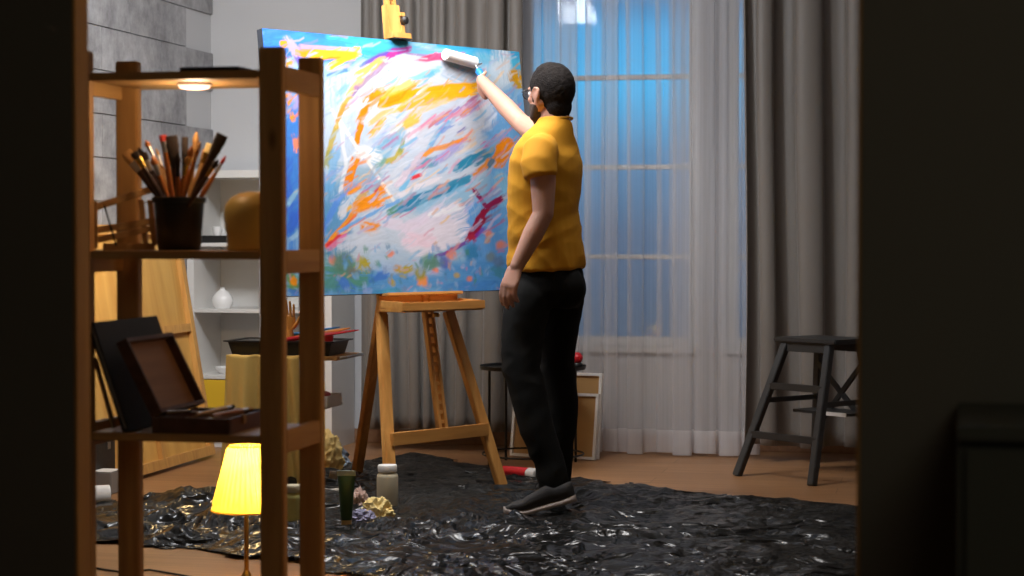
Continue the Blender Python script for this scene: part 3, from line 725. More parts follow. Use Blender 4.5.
# --- upper right white patch and ochre
K((218, 226, 236), 22, [(500, 58), (501, 78)], .9, .3); K((212, 222, 234), 20, [(488, 76), (488, 92)], .85, .3); K((206, 150, 22), 14, [(515, 76), (517, 82)], 1, .2); K((204, 160, 30), 6, [(512, 84), (522, 86)], .9); K((246, 186, 40), 6, [(478, 73), (481, 73)], 1); K((170, 206, 230), 18, [(480, 60), (500, 100)], .4)
K((232, 232, 238), 16, [(484, 108), (488, 122)], .6)
# --- lilac-white field and crimson mark
K((228, 220, 236), 26, [(412, 238), (432, 228), (455, 214)], .95, .25); K((232, 226, 240), 22, [(418, 246), (440, 238), (460, 232)], .95, .25); K((240, 208, 226), 14, [(408, 240), (430, 240)], .7); K((226, 214, 234), 10, [(402, 232), (418, 222), (440, 208)], .8); K((240, 240, 246), 6, [(430, 216), (462, 206)], .8)
K(CR, 10, [(470, 240), (476, 228), (483, 216)], 1, .2); K(CR, 8, [(480, 222), (486, 208)], 1, .2); K((176, 40, 70), 6, [(468, 240), (474, 236)], 1); K((140, 30, 90), 5, [(474, 190), (480, 197), (486, 206)], 1, .3); K((146, 26, 80), 6, [(486, 208), (494, 202), (503, 197)], 1, .3); K((120, 60, 170), 4, [(476, 236), (484, 228)], .8)
K((120, 60, 160), 4, [(436, 257), (452, 250), (466, 243)], .9); K((190, 60, 120), 4, [(446, 253), (452, 249)], .9)
for (x, y, r, c) in ((452, 254, 7, SMN), (446, 262, 4, SMN), (435, 271, 4, SMN), (469, 279, 4, SMN), (500, 245, 6, SMN), (489, 234, 5, SMN), (487, 240, 4, (200, 150, 120)), (422, 281, 7, (240, 150, 60)), (463, 266, 3, (180, 180, 220)), (457, 275, 4, (190, 170, 110)), (491, 256, 7, (120, 140, 150)), (444, 262, 9, (86, 110, 190)), (472, 252, 10, (54, 130, 180)), (333, 260, 6, SMN), (390, 254, 5, SMN), (398, 268, 5, (200, 150, 60)), (498, 262, 8, (100, 130, 170)), (430, 262, 11, GR), (420, 274, 8, (150, 150, 60)), (344, 262, 14, (90, 130, 110)), (353, 272, 8, (120, 120, 110))):
    K(c, r * 1.5, [(x, y)], .9, .6)
K(OC, 10, [(362, 262), (367, 270)], 1); K(OC, 7, [(356, 266), (368, 262)], .95); K(OC, 8, [(403, 272), (410, 268)], 1); K(OC, 6, [(390, 280), (393, 284)], .9); K(OC, 6, [(399, 272), (404, 276)], .8)
K((76, 128, 214), 10, [(338, 280), (352, 288)], .9); K((66, 120, 210), 8, [(372, 280), (386, 274)], .8); K((86, 150, 150), 10, [(326, 288), (334, 280)], .9); K((150, 180, 220), 5, [(364, 284), (366, 296)], .7); K((60, 150, 190), 9, [(376, 294), (400, 293)], .7); K((100, 140, 130), 10, [(425, 268), (440, 262)], .7)
K((72, 144, 150), 10, [(494, 270), (512, 276)], .6); K((74, 140, 214), 10, [(440, 290), (470, 286), (500, 286)], .8)
# --- loose short marks everywhere, brushed up to the right
_r = random.Random(21)
for i in range(120):
    x, y = _r.uniform(330, 505), _r.uniform(80, 235); L = _r.uniform(8, 26); an = R(_r.uniform(28, 52))
    c = _r.choice([WH, (236, 236, 240), (170, 196, 226), SKY, SKY, (226, 130, 90), (190, 110, 160), (214, 190, 214), (240, 200, 150), PK, (150, 170, 214)])
    K(c, _r.uniform(1.2, 3.2), [(x, y), (x + L * .5 * math.cos(an) + .6, y - L * .5 * math.sin(an) + .6), (x + L * math.cos(an), y - L * math.sin(an))], _r.uniform(.4, .8))
for i in range(90):
    x, y = _r.uniform(322, 515), _r.uniform(245, 292)
    K(_r.choice([(84, 152, 216), (120, 178, 226), GR, (70, 130, 170), (150, 180, 220), (110, 140, 190)]), _r.uniform(2, 5), [(x, y), (x + _r.uniform(-2, 3), y + _r.uniform(2, 7))], .6, .7)
def paint():
    nu, nv = 380, 280
    U = np.linspace(-CWD / 2, CWD / 2, nu + 1); V = np.linspace(0, CHT, nv + 1)
    uu, vv = np.meshgrid(U, V, indexing='ij')
    bc = np.array(base_c); ec = np.array(e_c); uc = np.array(u_c)
    P = bc + uu[..., None] * ec + vv[..., None] * uc
    x, y, z = P[..., 0], P[..., 1], P[..., 2] - CAMH
    dep = y * CA - z * SA; up = y * SA + z * CA
    px = 512 + FPX * x / dep; py = 288 - FPX * up / dep          # where each spot of the canvas sits in the photograph, to copy its pigment
    def vnoise(sx, sy, seed):
        r = np.random.RandomState(seed); g = r.rand(64, 64)
        a = (px * .766 - py * .643) / sx; b = (px * .643 + py * .766) / sy
        i, j = np.floor(a).astype(int), np.floor(b).astype(int); fa, fb = a - i, b - j
        fa = fa * fa * (3 - 2 * fa); fb = fb * fb * (3 - 2 * fb)
        q = lambda m, n: g[m % 64, n % 64]
        return (q(i, j) * (1 - fa) + q(i + 1, j) * fa) * (1 - fb) + (q(i, j + 1) * (1 - fa) + q(i + 1, j + 1) * fa) * fb
    n1 = vnoise(28, 3.2, 1); n2 = vnoise(14, 1.6, 2); n3 = vnoise(9, 9, 3); n4 = vnoise(3.5, 2.2, 4)
    col = np.empty(px.shape + (3,)); col[:] = lin((150, 192, 222))
    wob = (n3 - .5) * 3 + (n4 - .5) * 1.6
    wx = px + wob; wy = py + (vnoise(9, 9, 7) - .5) * 3
    G1 = np.random.RandomState(9).rand(256, 64)
    def stroke(c, w, pts, a, soft, seed, dry=.5):
        pts = np.array(pts, float); r = w / 2
        lo = pts.min(0) - w * .7 - 4; hi = pts.max(0) + w * .7 + 4
        i0 = np.nonzero((pxu[1] > lo[0]) & (pxu[0] < hi[0]))[0]
        if not len(i0): return
        sl = slice(i0[0], i0[-1] + 1)
        mk = (px[sl] > lo[0]) & (px[sl] < hi[0]) & (py[sl] > lo[1]) & (py[sl] < hi[1])
        if not mk.any(): return
        kw = min(1.0, w / 9)
        X = px[sl][mk] + (wx - px)[sl][mk] * kw; Y = py[sl][mk] + (wy - py)[sl][mk] * kw
        D = np.full(X.shape, 1e9); Sg = np.zeros(X.shape); A = np.zeros(X.shape); L = 0.0
        if len(pts) == 1:
            D = np.hypot(X - pts[0, 0], Y - pts[0, 1]); Sg = X - pts[0, 0]; A[:] = 1e3; L = 2e3
        for p, q in zip(pts, pts[1:]):
            d = q - p; ln = max(1e-6, np.hypot(*d)); u = d / ln
            al_ = (X - p[0]) * u[0] + (Y - p[1]) * u[1]; cr = (X - p[0]) * -u[1] + (Y - p[1]) * u[0]
            tt = np.clip(al_, 0, ln); dd = np.hypot(al_ - tt, cr); m = dd < D
            D = np.where(m, dd, D); Sg = np.where(m, cr, Sg); A = np.where(m, L + tt, A); L += ln
        bi = ((Sg + 40) / .9 + seed * 7.3); b0 = np.floor(bi).astype(int); fb = bi - b0
        aj = (A / 7.0 + seed * 1.7); a0 = np.floor(aj).astype(int); fa = aj - a0
        g = lambda m, n: G1[m % 256, n % 64]
        br = (g(b0, a0) * (1 - fb) + g(b0 + 1, a0) * fb) * (1 - fa) + (g(b0, a0 + 1) * (1 - fb) + g(b0 + 1, a0 + 1) * fb) * fa
        e = np.clip(np.minimum(A + r * .3, L - A + r * .3) / max(w * .9, 3.0), 0, 1) if len(pts) > 1 else np.ones(X.shape)
        al = np.clip((r - D) / (r * soft + .5) + .5, 0, 1) * a
        al = al * np.clip((e * 1.15 + br * .9 - dry) * 1.9, 0, 1)
        sh = 1 + (br - .5) * .16
        cc_ = col[sl]; cc_[mk] = cc_[mk] * (1 - al[:, None]) + (np.asarray(c)[None] * sh[:, None]) * al[:, None]
    pxu = (px.min(1), px.max(1))
    for k, (c, w, pts, a, soft) in enumerate(STROKES): stroke(lin(c), w, pts, a, soft, k, .22 if w > 12 else .38)
    rr = random.Random(77)                                       # brush drags: nearby paint pulled along the stroke
    for k in range(800):
        i, j = rr.randrange(nu), rr.randrange(nv); x0, y0 = px[i, j], py[i, j]
        low = max(0, min(1, (y0 - 235) / 30))
        if y0 < 50 + (x0 - 260) * .06: an = R(rr.uniform(-10, 20)); ln = rr.uniform(8, 24)
        elif rr.random() < low: an = R(rr.uniform(-20, 110)); ln = rr.uniform(4, 10)
        else: an = R(rr.uniform(26, 52)); ln = rr.uniform(6, 20)
        bend = rr.uniform(-.12, .12) * ln
        p1 = (x0 + ln * .5 * math.cos(an) - bend * math.sin(an), y0 - ln * .5 * math.sin(an) - bend * math.cos(an)); p2 = (x0 + ln * math.cos(an), y0 - ln * math.sin(an))
        c = col[i, j] * rr.uniform(.86, 1.14)
        if rr.random() < .25: c = c * .5 + lin(rr.choice([(150, 186, 222), PK, SKY, LIL, (246, 190, 110), (200, 150, 190), (240, 160, 60)])) * .5
        stroke(c, rr.uniform(1.0, 3.0), [(x0, y0), p1, p2], rr.uniform(.5, .85), .5, k, .6)
    edge = np.clip(col * .78, 0, 1)
    return nu, nv, uu, vv, edge, (n2, n4)
def build_painting():
    t = thing('painting', 'large abstract painting in blue, white and orange on the easel', 'painting', ORG, RZ)
    nu, nv, uu, vv, colr, (n2, n4) = paint()
    th = .030
    W3 = .0005 + .0004 * (n2 - .5) + .0004 * n4
    verts = np.stack([uu, (vv + VB) * st - W3 * ct - .0 , (vv + VB) * ct + W3 * st], -1).reshape(-1, 3)
    idx = np.arange((nu + 1) * (nv + 1)).reshape(nu + 1, nv + 1)
    F = np.stack([idx[:-1, :-1], idx[1:, :-1], idx[1:, 1:], idx[:-1, 1:]], -1).reshape(-1, 4)
    me = bpy.data.meshes.new('painted_canvas'); me.from_pydata(verts.tolist(), [], F.tolist())
    at = me.color_attributes.new('pigment', 'FLOAT_COLOR', 'POINT')
    c4 = np.concatenate([colr, np.ones(colr.shape[:2] + (1,))], -1).astype(np.float32)
    at.data.foreach_set('color', c4.reshape(-1))
    m = bpy.data.materials.new('acrylic_paint'); n, l = nodes(m); b = n['Principled BSDF']
    a = n.new('ShaderNodeAttribute'); a.attribute_name = 'pigment'
    l.new(a.outputs['Color'], b.inputs['Base Color']); b.inputs['Roughness'].default_value = .5; b.inputs['Specular IOR Level'].default_value = .25
    o = link('painted_face', me, m, t, True, 180)
    mb = MB()
    eb(mb, -CWD / 2, CWD / 2, VB, VB + CHT, -.034, -.0012, .001)
    put('canvas_edge', mb, mat('shaded_canvas_edge', (.05, .055, .07), .7, bump=.05), t)  # edge colour darkened to stand for its shade
    for s in (-1, 1):
        mb = MB(); eb(mb, s * (CWD / 2 - .034) - .021, s * (CWD / 2 - .034) + .021, VB + .002, VB + CHT - .002, -.040, -.034, .001); put('stretcher_bar', mb, 'ply_frame', t)
    for v in (VB + .023, VB + CHT - .023):
        mb = MB(); eb(mb, -CWD / 2 + .044, CWD / 2 - .044, v - .021, v + .021, -.040, -.034, .001); put('stretcher_bar', mb, 'ply_frame', t)
build_painting()

# ------------------------------------------------------------------ pine shelving unit near the doorway
SX0, SX1 = -1.945, -1.436
SY0, SY1 = 4.170, 4.470          # front face of the front posts, back face of the rear posts
PW, PD = .0545, .030
def zpx(py, px, y): return WY(px, py, y).z
stop_ = 1.487
sh = thing('shelving_unit', 'narrow raw pine shelving unit with three shelves by the doorway', 'shelf', (SX0, SY0, 0))
SWD, SDP = SX1 - SX0, SY1 - SY0
for x in (0, SWD - PW):
    for y in (0, SDP - PD):
        put('post', MB().span((x, y, 0), (x + PW, y + PD, stop_), .003), 'pine', sh)
for x in (0, SWD - .020):
    for zt_ in (1.447, 1.042, .645, .26):
        put('side_rail', MB().span((x + .001, PD + .0005, zt_ - .052), (x + .019, SDP - PD - .0005, zt_), .002), 'pine_y', sh)
SHELFZ = (1.438, 1.040, .633, .20)
for z in SHELFZ:
    put('shelf_board', MB().span((PW + .002, .002, z - .018), (SWD - PW - .002, SDP - .002, z), .002), 'pine_x', sh)
def onshelf(px, z, y): return Vector((WY(px, 288, y).x, y, z + .0006))
YM = (SY0 + SY1) / 2

# light under the top board, dark slab lying on it
lx = WY(194.5, 85, YM - .03)
led = thing('puck_light', 'lit oval puck light stuck under the top shelf board', 'light', (lx.x, YM - .03, SHELFZ[0] - .0185))
put('housing', MB().lathe([(0, 0), (.039, 0), (.0395, -.002), (.0395, -.005), (.036, -.0055), (0, -.0055)]), 'white_plastic', led, True)
put('lens', MB().lathe([(0, -.0125), (.022, -.0122), (.033, -.010), (.0355, -.0058), (0, -.0057)]), 'led', led, True)
ll = bpy.data.lights.new('puck_glow', 'POINT'); ll.energy = 1.1; ll.color = (1, .72, .45); ll.shadow_soft_size = .03
lo = bpy.data.objects.new('puck_glow', ll); COL.objects.link(lo); lo.parent = led; lo.location = (0, 0, -.045)
sx0, sx1 = WY(181, 70, SY0 + .03).x, WY(242, 70, SY0 + .03).x
tb_ = thing('tablet', 'flat black tablet lying on the top shelf board', 'tablet', ((sx0 + sx1) / 2, SY0 + .10, SHELFZ[0] + .0006))
put('case', MB().span((-(sx1 - sx0) / 2, -.085, 0), ((sx1 - sx0) / 2, .085, .009), .003), 'black_plastic', tb_)
put('screen', MB().span((-(sx1 - sx0) / 2 + .008, -.077, .009), ((sx1 - sx0) / 2 - .008, .077, .0096)), 'portfolio', tb_)

# black brush pot and its brushes
pp = onshelf(179.5, SHELFZ[1], SY0 + .135)
pot = thing('brush_pot', 'black tapered plastic pot full of paintbrushes on the middle shelf', 'pot', pp)
put('body', MB().lathe([(0, 0), (.046, 0), (.0485, .003), (.0575, .112), (.0545, .112), (.046, .006), (0, .006)], seg=40), 'black_plastic', pot, True)
put('rim', MB().lathe([(.0575, .108), (.0615, .109), (.062, .120), (.0585, .1215), (.0545, .119), (.0545, .110), (.0575, .108)], seg=40), 'black_plastic', pot, True)
def brush(tip, foot, kind, label, hm, bm_, width=.010, group='paintbrushes in the black pot', fm='steel', bl=.03):
    tip, foot = Vector(tip), Vector(foot); d = (tip - foot).normalized(); L = (tip - foot).length
    t = thing('paintbrush', label, 'paintbrush', foot, 0, group)
    xr = Vector((CY, SY, 0)) - d * d.dot(Vector((CY, SY, 0))); xr.normalize(); rot = Matrix((xr, d.cross(xr), d)).transposed()
    def addm(name, mb, m):
        for v in mb.bm.verts: v.co = rot @ v.co
        put(name, mb, m, t, True)
    width *= 1.35; w = width / 2; fl = kind == 'flat'
    hl = L - bl - .026
    addm('handle', MB().tube([(0, 0, 0), (0, 0, hl * .3), (0, 0, hl * .8), (0, 0, hl)], [.0030, .0042, .0062 if not fl else (max(.0062, w * .7), .0055), .0045 if not fl else (w * .75, .0042)], 10, (1, 0, 0)), hm)
    if fl:
        addm('ferrule', MB().tube([(0, 0, hl), (0, 0, hl + .026)], [(w * .72, .0042), (w * .98, .0042)], 16, (1, 0, 0)), fm)
        addm('bristles', MB().tube([(0, 0, L - bl), (0, 0, L - bl * .5), (0, 0, L)], [(w * .92, .0040), (w * 1.08, .0038), (w * 1.02, .0016)], 16, (1, 0, 0)), bm_)
    else:
        addm('ferrule', MB().tube([(0, 0, hl), (0, 0, hl + .026)], [.0042, w * .8], 12), fm)
        addm('bristles', MB().tube([(0, 0, L - bl), (0, 0, L - bl * .6), (0, 0, L)], [w * .75, w, w * .25], 12), bm_)
    return t
BR = [  # tip px, py, depth offset, kind, handle, bristles, width, ferrule, bristle length, label
    (126, 152, .02, 'flat', 'handle_dark', 'bristle_tan', .018, 'steel', .03, 'tan wide paintbrush leaning furthest out over the tabletop easel'),
    (134, 152, -.02, 'flat', 'handle_dark', 'bristle_dark', .014, 'gold_ferrule', .018, 'paintbrush with a shiny gold ferrule at the outer edge of the pot'),
    (138.5, 148, .05, 'round', 'handle_dark', 'bristle_dark', .010, 'steel', .022, 'thin dark round paintbrush behind the gold-ferrule brush'),
    (143, 153, .00, 'flat', 'handle_dark', 'bristle_dark', .012, 'steel', .02, 'short dark flat paintbrush beside the gold-ferrule brush'),
    (146, 141, .04, 'round', 'handle_tan', 'bristle_orange', .011, 'steel', .016, 'slim paintbrush with a small orange-brown round tip'),
    (152, 156, -.03, 'round', 'handle_orange', 'bristle_orange', .013, 'steel', .022, 'short paintbrush with a fat orange tip low in the pot'),
    (156, 148, .05, 'round', 'handle_tan', 'bristle_tan', .006, 'steel', .02, 'very thin grey-tan paintbrush between two orange-tipped ones'),
    (162.5, 135, .00, 'flat', 'handle_orange', 'bristle_red', .012, 'steel', .015, 'paintbrush with a bright red tip and silver ferrule'),
    (171.5, 135.5, -.01, 'flat', 'handle_dark', 'bristle_dark', .020, 'black_plastic', .05, 'wide all-dark flat paintbrush in the middle of the pot'),
    (178, 152, -.05, 'round', 'handle_orange', 'bristle_dark', .010, 'black_plastic', .03, 'short dark paintbrush standing at the front of the pot'),
    (185, 137, .02, 'flat', 'handle_dark', 'bristle_dark', .011, 'black_plastic', .04, 'narrow dark flat paintbrush beside the wide dark one'),
    (192, 146, -.03, 'round', 'handle_orange', 'bristle_orange', .012, 'gold_ferrule', .025, 'orange-handled paintbrush in front of the tan dowel brush'),
    (196.5, 132, .03, 'round', 'handle_tan', 'bristle_tan', .012, 'handle_tan', .03, 'tallest tan wooden paintbrush standing upright in the pot'),
    (200, 142, -.01, 'round', 'handle_orange', 'bristle_tan', .009, 'gold_ferrule', .02, 'slim paintbrush just beside the tallest tan one'),
    (206, 150, .05, 'flat', 'handle_tan', 'bristle_tan', .010, 'gold_ferrule', .025, 'tan paintbrush behind the pale yellow-tipped brush'),
    (211, 144, .02, 'flat', 'handle_tan', 'pale_yellow_cloth', .014, 'gold_ferrule', .022, 'paintbrush with pale yellow bristles'),
    (222.5, 134.5, -.01, 'flat', 'handle_dark', 'bristle_dark', .019, 'bristle_dark', .035, 'wide dark reddish paintbrush leaning towards the golden form'),
    (218, 160, -.05, 'round', 'handle_dark', 'bristle_dark', .011, 'gold_ferrule', .02, 'short dark paintbrush in front of the wide reddish one'),
    (226, 156, .03, 'round', 'handle_orange', 'bristle_red', .007, 'steel', .02, 'thin reddish paintbrush leaning furthest towards the golden form'),
    (168, 150, .03, 'round', 'handle_orange', 'bristle_orange', .010, 'steel', .02, 'orange-tipped paintbrush behind the red-tipped one'),
    (188, 156, -.04, 'round', 'handle_orange', 'bristle_tan', .011, 'gold_ferrule', .02, 'short paintbrush with tan tip and gold ferrule at the pot front'),
]
for (tx, ty, dy, kind, hm, bm_, w_, fm, bl, lab) in BR:
    tp = WY(tx, ty, pp.y + dy)
    ox = (tp.x - pp.x)
    fx = max(-.034, min(.034, -ox * .25 + .012 * math.sin(tx))); fy = max(-.030, min(.030, dy * .55))
    brush(tp, pp + Vector((fx, fy, .009)), kind, lab, hm, bm_, w_, 'paintbrushes in the black pot', fm, bl)

# golden rounded head form
gp = onshelf(254, SHELFZ[1], SY0 + .155)
gf = thing('head_form', 'golden tan rounded head form standing beside the brush pot', 'head form', gp)
rot90 = None
hb = MB()
hb.lathe([(0, 0), (.058, 0), (.0625, .0035), (.0640, .026), (.0665, .036), (.0670, .047), (.0678, .075), (.066, .098), (.054, .118), (.034, .130), (.012, .134), (0, .1345)], seg=40)
for v in hb.bm.verts:
    if v.co.z < .055 and v.co.x < 0:                           # hollow below the brow on one side
        k = max(0, -v.co.x / .07); v.co.x += .006 * k * math.sin(min(1, v.co.z / .055) * math.pi)
put('dome', hb, 'gold_form', gf, True)
put('base_disc', MB().lathe([(0, -.0005), (.0595, -.0005), (.0600, .003), (0, .003)], seg=40), 'gold_form', gf, True)
# folded tabletop easel of thin slats at the post
te0 = onshelf(108, SHELFZ[1], SY0 + .10)
te = thing('tabletop_easel', 'small folded tabletop easel of thin wooden slats beside the brush pot', 'easel', te0)
def tp_(px, py, y=None):
    return WY(px, py, te0.y if y is None else y) - te0
for (a, b_, w_) in (((93, 208), (152, 189), .016), ((92, 231), (153, 221), .016), ((92, 241), (154, 228), .014)):
    put('slat', MB().bar(tp_(*a), tp_(b_[0], b_[1], te0.y + .10), .010, w_, (0, 0, 1), .001), 'pine_x', te)
q0 = tp_(104, 253); q0.z = .008; q1 = tp_(154, 253, te0.y + .10); q1.z = .008
put('foot_bar', MB().bar(q0, q1, .014, .016, (0, 0, 1), .001), 'pine_x', te)
put('rod', MB().tube([tp_(105, 205) + Vector((0, -.004, 0)), Vector((tp_(117, 250).x, -.004, .010))], .0022, 8), 'black_wire', te, True)
put('slat', MB().bar(Vector((tp_(93, 205).x + .004, 0, .004)), tp_(93, 205) + Vector((.004, 0, .01)), .012, .010, (0, 1, 0), .001), 'pine', te)
for px_ in (141, 150):
    a = tp_(px_, 200, te0.y + .09); b_ = tp_(px_ + 5, 250, te0.y + .09); b_.z = .010
    put('slat', MB().bar(b_, a, .012, .008, (0, 1, 0), .001), 'pine', te)

# open sketch box, portfolio and strip on the lower shelf
hz = SHELFZ[2]
hx = WY(152, 430, SY0 + .012)
bxp = thing('sketch_box', 'open wooden sketch box with hinged lid on the lower shelf', 'box', (hx.x, SY0 + .012, hz + .0006))
TW, TD, TH = .182, .272, .034
mb = MB(); mb.span((0, 0, 0), (TW, TD, .006))
mb.span((0, 0, .006), (TW, .008, TH), .001).span((0, TD - .008, .006), (TW, TD, TH), .001).span((0, .008, .006), (.008, TD - .008, TH), .001).span((TW - .008, .008, .006), (TW, TD - .008, TH), .001)
put('tray', mb, 'dark_wood', bxp)
for fx_ in (.33, .66):
    put('compartment_strip', MB().span((TW * fx_ - .002, .009, .006), (TW * fx_ + .002, TD - .009, .030)), 'mid_wood', bxp)
la = R(27); LL = .186
ld = Vector((-math.sin(la), 0, math.cos(la))); ln = Vector((math.cos(la), 0, math.sin(la)))
lrot = Matrix((ld, Vector((0, 1, 0)), -ln)).transposed()
def lb(u0, u1, v0, v1, w0, w1, m_=None):
    c = Vector((0, 0, TH)) + ld * ((u0 + u1) / 2) + Vector((0, (v0 + v1) / 2, 0)) + ln * ((w0 + w1) / 2)
    return c, (u1 - u0, v1 - v0, w1 - w0)
mb = MB()
for a in ((0, .010, 0, TD, -.001, .026), (LL - .010, LL, 0, TD, -.001, .026), (.010, LL - .010, 0, .010, -.001, .026), (.010, LL - .010, TD - .010, TD, -.001, .026)):
    c, s_ = lb(*a); mb.box(c, s_, lrot, .001)
put('lid_frame', mb, 'dark_wood', bxp)
mb = MB(); c, s_ = lb(.010, LL - .010, .010, TD - .010, -.001, .006); mb.box(c, s_, lrot); put('lid_panel', mb, 'mid_wood', bxp, label='lighter brown inner panel of the lid')
put('latch', MB().span((TW, TD * .30, .016), (TW + .004, TD * .30 + .022, .036), .001), 'brass', bxp, label='small brass latch')
def tube_paint(p, q, label, m_, cap_='white_plastic'):
    p, q = Vector(p), Vector(q); d = (q - p)
    t = thing('paint_tube', label, 'paint tube', p, 0)
    put('body', MB().tube([(0, 0, 0), d * .1, d * .75, d * .8], [(.010, .0015), (.0095, .005), (.0085, .0085), .004], 14, (d.y, -d.x, 0)), m_, t, True)
    put('cap', MB().tube([d * .8, d], [.005, .0055], 12), cap_, t, True)
o0 = Vector((hx.x, SY0 + .012, hz + .0075))
tube_paint(o0 + Vector((.030, .060, .0090)), o0 + Vector((.034, .160, .009)), 'metal paint tube lying in the sketch box nearest its lid', 'steel')
tube_paint(o0 + Vector((.088, .050, .0090)), o0 + Vector((.092, .145, .009)), 'metal paint tube lying in the middle of the sketch box', 'steel', 'black_plastic')
brush(o0 + Vector((.150, .235, .030)), o0 + Vector((.138, .020, .033)), 'flat', 'long paintbrush lying across the open sketch box near its latch', 'handle_orange', 'bristle_tan', .010, 'brushes in the sketch box')
brush(o0 + Vector((.106, .245, .034)), o0 + Vector((.100, .014, .0345)), 'round', 'slim paintbrush lying along the middle of the sketch box', 'handle_tan', 'bristle_dark', .008, 'brushes in the sketch box')
pk0 = o0 + Vector((.020, .030, .036)); pk1 = WY(222, 411, SY0 + .20)
pk = thing('palette_knife', 'silver palette knife resting on the sketch box rim under the lid', 'palette knife', pk0)
d = pk1 - pk0
put('blade', MB().bar(d * .42, d, .016, .0015, (0, 0, 1)), 'steel', pk)
put('handle', MB().tube([(0, 0, 0), d * .1, d * .35, d * .43], [.004, .006, .0055, .004], 10), 'handle_dark', pk, True)
# black portfolio leaning parallel behind the lid
pt0 = Vector((WY(127, 430, SY0 + .01).x, SY0 + .006, hz + .0012))
pfo = thing('portfolio_board', 'black portfolio board leaning behind the lid of the sketch box', 'portfolio', pt0)
pl = R(19.5); pd_ = Vector((-math.sin(pl), 0, math.cos(pl))); pn_ = Vector((math.cos(pl), 0, math.sin(pl)))
prot = Matrix((pd_, Vector((0, 1, 0)), -pn_)).transposed()
PH = .258
put('cover', MB().box(pd_ * PH / 2 + Vector((0, .185, 0)) + pn_ * .006, (PH, .37, .004), prot, .001), 'portfolio', pfo)
put('cover', MB().box(pd_ * PH / 2 + Vector((0, .185, 0)) - pn_ * .006, (PH, .37, .004), prot, .001), 'portfolio', pfo)
put('spine', MB().box(pd_ * .004 + Vector((0, .185, 0)), (.008, .37, .012), prot, .001), 'portfolio', pfo)
put('pages', MB().box(pd_ * (PH / 2) + Vector((0, .185, 0)), (PH - .012, .362, .007), prot), 'grey_block', pfo)
sp0, sp1 = WY(114, 428, SY0 + .06), WY(95, 358, SY0 + .06)
sp0.z = hz + .004
tag(put('wooden_strip', MB().bar(Vector((0, 0, 0)), sp1 - sp0, .018, .005, (1, 0, .3), .001), 'pine', loc=sp0), 'thin pale wooden strip leaning behind the black portfolio board', 'strip')

# ------------------------------------------------------------------ table lamp on the floor
lp = cw(*C(246.5, 570, 6.05)[:2], 0)
lamp = thing('table_lamp', 'lit table lamp with yellow pleated shade standing on the floor', 'lamp', lp)
put('base', MB().lathe([(0, 0), (.070, 0), (.072, .006), (.060, .012), (.020, .020), (.012, .032), (.016, .040), (.012, .048), (.0075, .056), (0, .056)], seg=36), 'brass', lamp, True)
put('stem', MB().lathe([(0, .05), (.0070, .05), (.0070, .275), (.011, .277), (.011, .318), (0, .318)], seg=20), 'brass', lamp, True)
N_ = 34
def shade_fn(u, w):
    a = 2 * math.pi * u; r = .106 + (.052 - .106) * w
    amp = .0036 if .10 < w < .96 else .0006
    r += amp * math.cos(a * N_)
    return (r * math.cos(a), r * math.sin(a), .239 + .197 * w)
put('shade', MB().grid(shade_fn, N_ * 8, 24, True), 'shade', lamp, True, angle=180)
rm = MB()
for r_, z_ in ((.1067, .240), (.0525, .435)): rm.tube([(r_ * math.cos(2 * math.pi * k / 48), r_ * math.sin(2 * math.pi * k / 48), z_) for k in range(48)], .0022, 8, closed=True)
put('shade_ring', rm, 'shade', lamp, True)
sp_ = MB()
for k in range(3):
    a = k * 2.094; sp_.tube([(0, 0, .415), (.0515 * math.cos(a), .0515 * math.sin(a), .432)], .0015, 6)
put('spider', sp_, 'brass', lamp, True)
put('bulb', MB().lathe([(0, .318), (.010, .318), (.013, .332), (.022, .352), (.022, .367), (.013, .382), (0, .387)], seg=20), 'bulb', lamp, True)
bl_ = bpy.data.lights.new('bulb_light', 'POINT'); bl_.energy = 5.0; bl_.color = (1, .70, .26); bl_.shadow_soft_size = .026
bo = bpy.data.objects.new('bulb_light', bl_); COL.objects.link(bo); bo.parent = lamp; bo.location = (0, 0, .405)
bo2 = bpy.data.objects.new('bulb_light_low', bl_.copy()); COL.objects.link(bo2); bo2.parent = lamp; bo2.location = (.02, 0, .300); bo2.data.energy = 4.2

# dark cord on the hall-side floor
cpts = [G(60, 566), G(90, 568), G(105, 571), G(125, 573.5), G(150, 571), G(185, 577), G(225, 584)]
cpts = [Vector((p.x, p.y, .004)) for p in cpts]
tag(put('power_cord', MB().tube(cpts, .0032, 8), 'black_plastic', smooth=True), 'thin black power cord lying on the bare floor behind the shelf', 'cord')

# ------------------------------------------------------------------ two-tier stand with a black tray
tz = C(337, 357, 8.3).z
c0 = W(337, 360, 8.3)
wT, dT = .47, .33
st_ = thing('side_stand', 'two-tier pale stand carrying the black paint tray', 'stand', (c0.x - wT, c0.y, 0))
put('top', MB().span((0, 0, tz - .016), (wT, dT, tz), .002), 'pine_x', st_)
z2 = C(337, 408, 8.3).z
put('lower_shelf', MB().span((.02, .01, z2 - .014), (wT - .075, dT - .01, z2), .002), 'white_lacquer', st_)
for x, y in ((.06, .02), (wT - .115, .02), (.06, dT - .045), (wT - .205, dT - .045)):
    if True:
        put('leg', MB().span((x, y, 0), (x + .025, y + .025, tz - .016), .002), 'white_lacquer', st_)
put('towel_bar', MB().tube([(wT - .002, .04, tz - .008), (wT + .025, .05, tz - .004), (wT + .025, dT - .05, tz - .004), (wT - .002, dT - .04, tz - .008)], .006, 10), 'steel', st_, True)
tr0 = Vector((c0.x - wT - .025, c0.y + .03, tz + .0006))
tra = thing('paint_tray', 'black plastic tray on the two-tier stand holding red tools', 'tray', tr0)
tw0, tw1, td_ = .03, .465, .25
def rect(x0, x1, y0, y1, z): return [(x0, y0, z), (x1, y0, z), (x1, y1, z), (x0, y1, z)]
